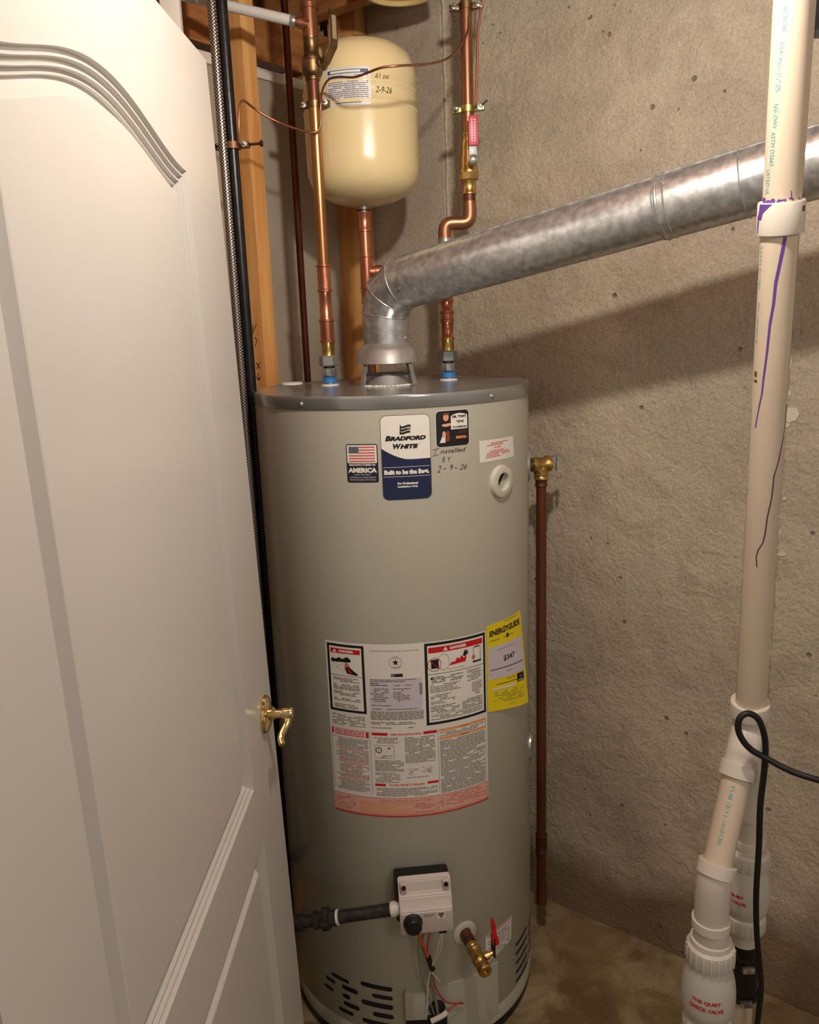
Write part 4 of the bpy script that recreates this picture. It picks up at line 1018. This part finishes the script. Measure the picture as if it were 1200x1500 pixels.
# ================================================================== FLUE PIPE
flue = empty('flue_pipe', HC+Vector((0, 0, zn)), 'galvanized steel flue pipe sloping up to the right from the draft hood', 'flue')
FR = .0500
Fp = [Vector((HC.x, TY, zn-.004)), Vector((HC.x, TY, zat(563, 461, TY))), at(572, 432, 1.70), at(590, 415, 1.675), at(975, 301, 1.41), at(1300, 208, 1.235)]
Fp[4] = Fp[3]+(Fp[5]-Fp[3])*((Fp[4]-Fp[3]).length/(Fp[5]-Fp[3]).length)
def miter_rings(P, r, seg=56):
    x, y, a = frame(P[1]-P[0]); rings = []; n = len(P)
    for i in range(n):
        d0 = (P[i]-P[i-1]).normalized() if i else (P[1]-P[0]).normalized()
        d1 = (P[i+1]-P[i]).normalized() if i < n-1 else d0
        if i: x = (x-d0*x.dot(d0)).normalized()
        y = d0.cross(x); nrm = (d0+d1).normalized(); R = []
        for s in range(seg):
            v = (x*cos(2*pi*s/seg)+y*sin(2*pi*s/seg))*r
            v = v - d0*(v.dot(nrm)/d0.dot(nrm)); R.append(P[i]+v)
        rings.append(R)
        # carry x over the mitre plane
        xr = x - d0*(x.dot(nrm)/d0.dot(nrm)); x = (xr-d1*xr.dot(d1)).normalized()
    return rings
RG = miter_rings(Fp, FR)
for k_, s_ in ((0, .925), (1, .95), (2, .985)): RG[k_] = [Fp[k_]+(p-Fp[k_])*s_ for p in RG[k_]]
def seg_obj(name, A, B, m, grow=0, ca=None, cb=None):
    bm = bmesh.new(); va_ = [bm.verts.new(p if not grow else ca+(p-ca)*(1+grow)) for p in A]; vb_ = [bm.verts.new(p if not grow else cb+(p-cb)*(1+grow)) for p in B]
    n = len(A)
    for i in range(n): j = (i+1) % n; bm.faces.new((va_[i], va_[j], vb_[j], vb_[i]))
    return link(name, bm, m, flue, 60)
for k, nm in enumerate(('pipe_collar', 'elbow_gore', 'elbow_gore', 'pipe_section', 'pipe_section')):
    seg_obj(nm, RG[k], RG[k+1], m_galv, .035 if k == 4 else 0, Fp[k], Fp[k+1])
for k in (1, 2, 3):
    bm = bmesh.new(); R = RG[k]; c = Fp[k]; pts = [c+(p-c)*1.012 for p in R]+[c+(R[0]-c)*1.012, c+(R[1]-c)*1.012]
    add_tube(bm, pts, .0013, 8); link('joint_bead', bm, m_galv, flue)
dF = (Fp[5]-Fp[3]).normalized()
for t, e in ((0, 1.035), (.0, 1.0)):
    pass
def band(c, r, w, m=m_galv): return lathe('joint_bead', [(r, -w), (r+.0012, -w*.6), (r+.0016, 0), (r+.0012, w*.6), (r, w)], c, dF, m, flue, 56)
band(Fp[4], FR*1.03, .003); band(Fp[4]+dF*.012, FR*1.035, .0015); band(Fp[4]-dF*.006, FR, .0014)
band(Fp[4]+dF*.125, FR*1.035, .0012)
# lock seam along the pipe
upF = (ZU - dF*ZU.dot(dF)).normalized(); sdF = dF.cross(upF); fr = -sdF if sdF.y > 0 else sdF
sv = (upF*.93+fr*.36).normalized()
for a, b, r in ((Fp[3]+dF*.01, Fp[4], FR), (Fp[4], Fp[5], FR*1.035)):
    bm = bmesh.new(); add_box(bm, (a+b)/2+sv*(r+.0002), ((b-a).length, .0025, .006), dF, sv); link('lock_seam', bm, m_galv, flue)
for c, v in ((Fp[4]+dF*.014, (upF*.6+fr*.8)), (Fp[3]+dF*.02, (fr*.9-upF*.3))):
    screw(c+v.normalized()*FR*1.02, v.normalized(), .003, flue, m_steel)
screw(Vector((HC.x+.038, TY-.026, zn+.012)), Vector((.8, -.6, 0)), .003, flue)

# ================================================================== RELIEF VALVE AND DISCHARGE PIPE
VX, VY = at(793, 690, 1.775).x, 1.775
def zv(py): return zat(793, py, VY)
rv = empty('relief_valve', (VX, VY, zv(682)), 'brass relief valve with a small silver test lever on the right side of the heater', 'valve')
lathe('valve_body', [(.010, 0), (.0155, .001), (.0155, .006), (.0140, .008), (.0165, .010), (.0165, .020), (.0145, .022), (.0145, .028), (.0135, .030)], (VX, VY, zv(702)), (0, 0, 1), m_brass, rv, 24)
lathe('valve_body', [(.012, -.024), (.0155, -.023), (.0170, -.016), (.0150, -.006), (.0150, .008), (.0180, .012), (.0180, .020), (.0140, .023), (0, .023)], (VX, VY, zv(680)), (.94, .34, 0), m_brass, rv, 28)
lathe('inlet_stem', [(.0115, -.07), (.0115, -.02)], (VX, VY, zv(680)), (.94, .34, 0), m_brassd, rv, 20)
c = Vector((VX+.026, VY+.0, zv(672)))
bm = bmesh.new(); add_box(bm, c+Vector((.008, 0, -.010)), (.003, .012, .034), (1, 0, -.1), (0, 1, 0), bevel=.0008); add_box(bm, c+Vector((0, 0, .004)), (.018, .010, .003), (1, 0, .2), (0, 1, 0)); link('test_lever', bm, m_steel, rv)
dpipe = empty('discharge_pipe', (VX, VY, zv(1320)), 'brown copper discharge pipe hanging down the right side of the heater', 'pipe')
fit(dpipe, 'pipe', VX, VY, max(.03, zv(1322)), zv(702), .0112, mat('copper_brown', srgb(120, 70, 44), .5, .6, var=srgb(92, 50, 30), scale=16, stretch=(1, 1, .3)), False)
fit(dpipe, 'coupling', VX, VY, zv(712), zv(700), .0128, m_copp)
fit(dpipe, 'pipe_coupling', VX, VY, zv(1248), zv(1222), .0135, m_copp)

# ================================================================== GROUND CLAMPS AND WIRES
def clamp(label, c, r, ax, m, length=.03, bolt=m_steel):
    c = Vector(c); ax = Vector(ax).normalized(); fz = Vector((0, 0, 1)); fn = ax.cross(fz)
    e = empty('ground_clamp', c, label, 'clamp')
    lathe('clamp_strap', [(r+.0003, -.006), (r+.003, -.006), (r+.003, .006), (r+.0003, .006)], c, (0, 0, 1), m, e, 24)
    for s in (1, -1):
        bm = bmesh.new(); add_box(bm, c+ax*s*(r+.010), (.022, .014, .011), ax, fn, fz, bevel=.002); link('clamp_ear', bm, m, e)
    for s in (1, -1):
        bm = bmesh.new(); add_lathe(bm, [(.0058, 0), (.0062, .002), (.0058, .0045), (.0025, .005), (.0025, .014), (0, .0145)], c+ax*s*(r+.012)-Vector((0, .006, 0)), (0, -1, .1), 12); link('clamp_bolt', bm, bolt, e)
    return e
CL1 = clamp('bronze ground clamp on the left copper pipe, just below the lever valve', (XL, YL, zl(153)), .0112, (.95, -.3, .0), m_brassd)
CL2 = clamp('bronze ground clamp at the very top of the right copper pipe', (XR1, YR, zr(11)), .0122, (.98, -.2, 0), m_brassd)
CL3 = clamp('greenish brass ground clamp on the right copper pipe above the red handle', (XR1, YR, zr(161)), .0122, (.98, -.2, .03), mat('brass_green', srgb(176, 172, 96), .35, .9))
tube('clamp_screw', [(XR1+.02, YR-.012, zr(162)), (XR1+.038, YR-.018, zr(152))], .0018, m_dsteel, CL3, 8)
tube('clamp_screw', [(XR1-.02, YR-.012, zr(163)), (XR1-.036, YR-.018, zr(165))], .0018, m_steel, CL3, 8)
CL4 = clamp('rusty ground clamp with a long bolt on the black pipe', (PX, PY, zat(343, 214, PY)), .013, (.97, -.2, 0), mat('rusty_bronze', srgb(128, 92, 66), .5, .7))
q = Vector((PX+.018, PY-.006, zat(343, 214, PY)))
lathe('long_bolt', [(.0026, 0), (.0026, .036), (.0058, .037), (.0058, .041), (0, .042)], q, (1, -.1, .02), m_dsteel, CL4, 12)
lathe('long_bolt', [(.0026, 0), (.0026, .020), (0, .021)], Vector((PX-.015, PY-.006, q.z)), (-1, 0, 0), m_dsteel, CL4, 12)
F = YL-.028
wpts = [at(688, 22, YR-.02), at(686, 42, 1.775), at(676, 66, 1.745), at(655, 86, 1.70), at(625, 94, 1.64), at(590, 96, 1.59), at(560, 99, 1.585), at(540, 106, 1.60), at(520, 113, 1.63), at(500, 113, 1.67), at(484, 115, 1.705), at(474, 128, 1.728), at(470, 150, 1.742), at(470, 175, 1.742), at(467, 190, 1.74), at(455, 194, 1.735), at(435, 189, 1.72), at(410, 180, 1.70), at(388, 169, 1.69), at(370, 157, 1.68), at(358, 148, 1.66), at(352, 152, 1.65), at(350, 170, 1.645), at(350, 190, 1.645), at(351, 210, 1.65)]
gwire = tube('ground_wire', wpts, .0022, m_copd, None, 10, 6); tag(gwire, 'bare copper ground wire draped across the cream tank between the pipe clamps', 'wire')
gw2 = tube('ground_wire', [at(706, -30, 1.79), at(704, 20, 1.79), at(700, 50, 1.79), at(699, 100, 1.787), at(697, 150, 1.783), at(697, 158, 1.78)], .0027, m_cop, None, 10, 6); tag(gw2, 'copper ground wire coming straight down beside the right pipe to the greenish clamp', 'wire')

# ================================================================== PVC DISCHARGE LINES
PT, PBm = at(1163, 20, 1.05), at(1099, 1035, 1.235)
Pa = (PBm-PT).normalized()
def pv(py):                                          # point on the axis at photo height py
    lo, hi = -.5, 2.2
    for _ in range(40):
        m_ = (lo+hi)/2; q = PT+(PBm-PT)*m_ - Vector((0, 0, EYE)); y = 750-FOC*q.dot(UP)/q.dot(FW)
        if y < py: lo = m_
        else: hi = m_
    return PT+(PBm-PT)*lo
PR = .0230
pvc = empty('plastic_drain_pipe', pv(1035), 'tall white plastic pipe with purple primer drips running down the right side', 'pipe')
tube('pipe', [pv(-60), pv(1045)], PR, m_pvc, pvc, 40)
def al(name, c, ax, prof, m, parent, seg=40, smooth=40): return lathe(name, prof, c, ax, m, parent, seg, smooth=smooth)
cc = pv(342); L_ = (pv(294)-cc).length
al('coupling', cc, -Pa, [(PR, 0), (.0282, .0005), (.0285, .002), (.0285, L_-.002), (.0275, L_), (PR, L_)], m_pvcw, pvc)
# print and primer drips, laid on the pipe
toC = (Vector((0, 0, EYE))-pv(600)).normalized()
pm = cyl_map(pv(0), PR, -Pa, toC)                     # v runs up from photo height 0 (negative downwards)
up_len = lambda py: (pv(py)-pv(0)).dot(-Pa)
d = Decal(pm, .004)
def ptxt(s, py0, py1, u, h, m=m_cyan, ly=0):
    d = Decal(pm, .004); v0, v1 = up_len(py0), up_len(py1); d.text(s, u, (v0+v1)/2, h, m, ly, w=abs(v1-v0), rot=-pi/2); d.done('pipe_print', pvc)
def pru(px, py, r=PR):                                # arc position on the pipe of a photo position
    c = pv(py); q = c-Vector((0, 0, EYE)); cxp = 600+FOC*q.dot(RT)/q.dot(FW); wpx = r*FOC/q.dot(FW)
    return r*math.asin(max(-.97, min(.97, (px-cxp)/wpx)))
ptxt('NSF PW DWV', 10, 48, pru(1151, 30), .0055); ptxt('SCH 40', 60, 78, pru(1147, 65), .005)
ptxt('PVC', 84, 102, pru(1144, 90), .004); ptxt('1½" IPS', 106, 132, pru(1142, 118), .0065)
ptxt('NSF-DWV', 150, 186, pru(1138, 165), .0055); ptxt('ASTM D2665', 190, 240, pru(1134, 210), .006); ptxt('LISTED UL', 245, 282, pru(1127, 265), .0055)
ptxt('ASTM D1785', 355, 420, pru(1117, 380), .004); ptxt('PVC 1120 SCH 40', 440, 500, pru(1113, 460), .004)
d.rect(pru(1109, 540)-.0015, up_len(556), pru(1109, 540)+.005, up_len(552), m_brown, 0); d.rect(pru(1109, 540)-.0015, up_len(548), pru(1109, 540)+.004, up_len(540), m_brown, 0)
d.done('date_print', pvc)
ptxt('D2665 NSF-PW', 592, 680, pru(1100, 630), .0045); ptxt('1½ PVC 1120', 690, 780, pru(1094, 730), .0045); ptxt('SCH 40 330 PSI @ 73F', 790, 1015, pru(1083, 900), .0045)
def drip(pts, w0, w1, m=m_purple):
    d = Decal(pm, 0); n = len(pts)
    for i in range(n-1):
        (x0, y0), (x1, y1) = pts[i], pts[i+1]; a = (pru(x0, y0), up_len(y0)); b = (pru(x1, y1), up_len(y1)); w = w0+(w1-w0)*i/n
        d.line(a, b, w, m, 0)
        d.disc(b[0], b[1], w/2, m, 0, n=8)
    d.done('primer_drip', pvc, 'purple primer drip')
drip([(1150, 344), (1144, 375), (1137, 410), (1134, 440), (1129, 470), (1125, 510), (1120, 550), (1118, 570), (1114, 590), (1109, 620)], .0042, .0012)
mpd = mat('purple_dark', srgb(80, 44, 78), .5)
drip([(1150, 590), (1148, 620), (1143, 650), (1139, 670), (1133, 690), (1130, 720), (1124, 748), (1121, 772), (1118, 785), (1112, 795), (1109, 806), (1110, 820)], .0020, .0014, mpd)
drip([(1169, 345), (1168, 400), (1160, 500), (1153, 575)], .0008, .0008, mpd)
for i, (px, r) in enumerate(((1122, .0045), (1128, .004), (1134, .003), (1142, .0018), (1150, .0015), (1160, .0015), (1168, .0014))):
    d = Decal(pm, 0); d.disc(pru(px, 290), up_len(291+(3 if i == 1 else 0)), r, m_purple, 0, n=10); d.done('primer_spot', pvc)
drip([(1120, 290), (1140, 292), (1158, 289), (1172, 291)], .0022, .0018); drip([(1158, 278), (1158, 290)], .001, .002)
pm2 = cyl_map(pv(0), .0285, -Pa, toC); d = Decal(pm2, .003)
d.poly([(-.026, up_len(318)), (-.0235, up_len(308)), (-.012, up_len(296)), (-.010, up_len(295)), (-.030, up_len(295)), (-.034, up_len(318))], m_purple, 0)
d.poly([(-.0345, up_len(338)), (-.032, up_len(338)), (-.030, up_len(312)), (-.034, up_len(312))], m_purple, 0); d.rect(.028, up_len(310), .034, up_len(302), m_brown, 0)
d.done('primer_smear', pvc)

# lower fittings
w0 = pv(1032); wc = at(1091, 1085, 1.235)
al('wye_collar', w0, Pa, [(PR+.0002, -.006), (.0300, -.006), (.0305, -.004), (.0305, .018), (.0275, .021)], m_pvcw, pvc)
bt = at(1096, 1250, 1.32)
tube('wye_body', [w0+Pa*.015, at(1096, 1090, 1.255), at(1098, 1130, 1.275), at(1097, 1190, 1.30)], .0262, m_pvcw, pvc, 36, 6)
tube('wye_branch', [at(1098, 1062, 1.245), at(1090, 1095, 1.225), at(1083, 1125, 1.215)], .0262, m_pvcw, pvc, 36, 6)
B0 = at(1083, 1125, 1.215); B1 = at(1050, 1270, 1.17); ba = (B1-B0).normalized()
al('branch_collar', B0, ba, [(.0262, -.008), (.0300, -.007), (.0300, .014), (.0240, .016)], m_pvcw, pvc)
tube('pipe', [B0, B1+ba*.01], .0228, m_pvc, pvc, 36)
bmap = cyl_map(B0, .0228, -ba, (Vector((0, 0, EYE))-B0).normalized()); d = Decal(bmap, .004); bl = (B1-B0).length
d.text('TUB /2/1', -.003, -bl*.30, .006, m_cyan, 0, w=bl*.28, rot=-pi/2); d.text('1 1010120-', -.004, -bl*.62, .006, m_cyan, 0, w=bl*.30, rot=-pi/2)
d.done('pipe_print', pvc)
al('elbow_collar', B1, ba, [(.0235, -.008), (.0300, -.007), (.0300, .012), (.026, .014)], m_pvcw, pvc)
E1 = at(1042, 1347, 1.175); E2 = at(1042, 1368, 1.178)
tube('elbow_body', [B1+ba*.005, at(1045, 1300, 1.168), E1, E2], .0275, m_pvcw, pvc, 36, 6)
al('elbow_collar', E1+Vector((0, 0, -.002)), (0, 0, -1), [(.0270, -.006), (.0310, -.005), (.0310, .010), (.0285, .012)], m_pvcw, pvc)
cv = E2; cvx, cvy = cv.x, cv.y
al('socket', (cvx, cvy, E1.z-.006), (0, 0, -1), [(.0275, 0), (.0275, .030), (.0300, .031), (.0300, .038), (.0265, .040)], mat('pvc_greyed', srgb(200, 188, 168), .4), pvc)
d = Decal(cyl_map((cvx, cvy, 0), .0310), .004); d.fine(-.022, E1.z-.003, .004, E1.z-.004, .01, m_ink2, 0, h=.0028, dens=1); d.fine(-.020, E1.z-.008, .002, E1.z-.009, .01, m_ink2, 0, h=.0014, dens=1); d.done('fitting_print', pvc)

def check_valve(name, label, X, Y, ztop, sc, toff=0, pm_=m_valve):
    e = empty(name, (X, Y, ztop), label, 'valve', 'white check valves')
    def nut(z, h, r):
        bm = bmesh.new(); n = 20; prof = [(r*.86, 0), (r*.99, .004), (r, .008), (r, h-.004), (r*.94, h)]
        add_lathe(bm, [(a*sc, b*sc) for a, b in prof], (X, Y, z), (0, 0, -1), 60)
        for i in range(n):
            a = 2*pi*i/n; o = Vector((cos(a), sin(a), 0)); add_box(bm, Vector((X, Y, z-h*.55*sc))+o*r*sc, (.003*sc, .0028*sc, h*.72*sc), o.cross(ZU), o, ZU, bevel=.0006)
        return link('union_nut', bm, pm_, e, 35)
    nut(ztop, .036, .0385)
    z = ztop-.034*sc
    body = [(.034, 0), (.036, .004), (.036, .010), (.0385, .018), (.0420, .034), (.0440, .052), (.0440, .080), (.042, .092), (.036, .104), (.033, .110)]
    lathe('valve_body', [(a*sc, b*sc) for a, b in body], (X, Y, z), (0, 0, -1), mat('valve_milky', srgb(196, 192, 182), .3), e, 56, smooth=60)
    nut(z-.108*sc, .036, .0385)
    d = Decal(cyl_map((X, Y, 0), .0441*sc, front=(-X, -Y, 0)), .004)
    zc2 = z-.056*sc
    d.text('THE QUIET', -.002+toff, zc2+.006*sc, .0078*sc, m_red, 0, w=.048*sc, bold=.0003); d.text('CHECK VALVE', -.002+toff, zc2-.007*sc, .0078*sc, m_red, 0, w=.057*sc, bold=.0003)
    d.done('valve_lettering', e)
    return e, z-.144*sc
v1, zb1 = check_valve('check_valve', 'white check valve with red lettering at the bottom, in front of the other pipe', cvx, cvy, E1.z-.046, 1.0)
fit(pvc, 'pipe', cvx, cvy, .0, zb1+.005, .0225, m_pvc, False)
al('valve_flange', (cvx, cvy, E1.z-.036), (0, 0, -1), [(.028, 0), (.0330, .001), (.0335, .012)], m_pvcw, pvc)
# rear line
RX, RY = at(1094, 1300, 1.325).x, 1.325
v2, zb2 = check_valve('check_valve', 'white check valve on the rear pipe, partly hidden by the black cord', RX, RY, zat(1094, 1243, RY), .93, toff=-.024)
tube('pipe', [at(1097, 1185, 1.30), Vector((RX, RY, zat(1094, 1225, RY))), Vector((RX, RY, zat(1094, 1245, RY)))], .0225, m_pvcw, pvc, 32)
al('socket', (RX, RY, zat(1094, 1228, RY)), (0, 0, -1), [(.0225, 0), (.0270, .001), (.0270, .012), (.024, .014)], m_pvcw, pvc)
lathe('valve_tail', [(.034, .030), (.033, .012), (.029, .002), (.0245, -.004), (.0245, -.03)], (RX, RY, zb2), (0, 0, 1), m_valve, v2, 40)
rc = empty('rubber_coupling', (RX, RY, zat(1092, 1445, RY)), 'black rubber coupling with two steel band clamps on the rear pipe', 'coupling')
za, zb = zat(1092, 1390, RY), zat(1092, 1456, RY)
lathe('rubber_sleeve', [(.026, 0), (.0300, .002), (.0310, .010), (.0290, .022), (.0285, za-zb-.022), (.0310, za-zb-.010), (.0300, za-zb-.002), (.026, za-zb)], (RX, RY, zb), (0, 0, 1), m_rub, rc, 40)
for zz in (za-.016, zb+.010):
    lathe('band_clamp', [(.0300, -.006), (.0322, -.006), (.0322, .006), (.0300, .006)], (RX, RY, zz), (0, 0, 1), m_dsteel, rc, 40)
    bm = bmesh.new(); add_box(bm, (RX-.003, RY-.035, zz), (.022, .009, .011), (1, 0, 0), (0, 1, 0), bevel=.002); link('clamp_housing', bm, m_steel, rc)
fit(rc, 'pipe', RX, RY, 0, zb+.01, .0235, m_pvc, False)
rcp = bpy.data.objects.get('pipe')
# power cord
F = 1.165
cpts = [at(1262, 1160, 1.10), at(1200, 1143, 1.12), at(1160, 1130, 1.14), at(1125, 1112, 1.16), at(1098, 1096, 1.165), at(1083, 1074, 1.165), at(1083, 1054, 1.165), at(1096, 1045, 1.165), at(1112, 1055, 1.165), at(1121, 1085, 1.168), at(1120, 1125, 1.17), at(1114, 1180, 1.18), at(1112, 1240, 1.20), at(1108, 1310, 1.225), at(1109, 1370, 1.24), at(1115, 1440, 1.255), at(1112, 1480, 1.26), at(1106, 1540, 1.265), at(1100, 1700, 1.27)]
cord = tube('power_cord', cpts, .0050, m_rub, None, 14, 8); tag(cord, 'black power cord looped in front of the white pipe and hanging to the floor', 'cord')
# things cut by the frame
P = at(1206, 10, 1.12); bm = bmesh.new(); add_box(bm, P+Vector((.012, .02, .03)), (.034, .05, .11), (1, 0, 0), (0, 1, 0), bevel=.010)
o = link('hanging_bracket', bm, m_black, None); o.name = 'black_bracket'; tag(o, 'black rounded object at the top right edge beside the white pipe', 'bracket')
q = at(1192, 1500, 1.40); o = lathe('pipe_end', [(.03, -.05), (.03, .020), (.025, .027), (0, .028)], q+Vector((.02, 0, -.06)), (0, 0, 1), m_pvcw); o.name = 'capped_pipe'; tag(o, 'white capped pipe end at the bottom right corner by the wall', 'pipe')
fit(o, 'pipe', q.x+.02, q.y, 0, q.z-.10, .026, m_pvcw, False)
q = at(587, -16, 1.86); o = lathe('round_duct_end', [(.05, .05), (.075, .03), (.080, .0), (.078, -.006), (.07, -.007), (.065, .0), (0, .006)], q, (0, 0, 1), m_gold, None, 48); tag(o, 'pale gold round rim at the top edge above the cream tank', 'rim')
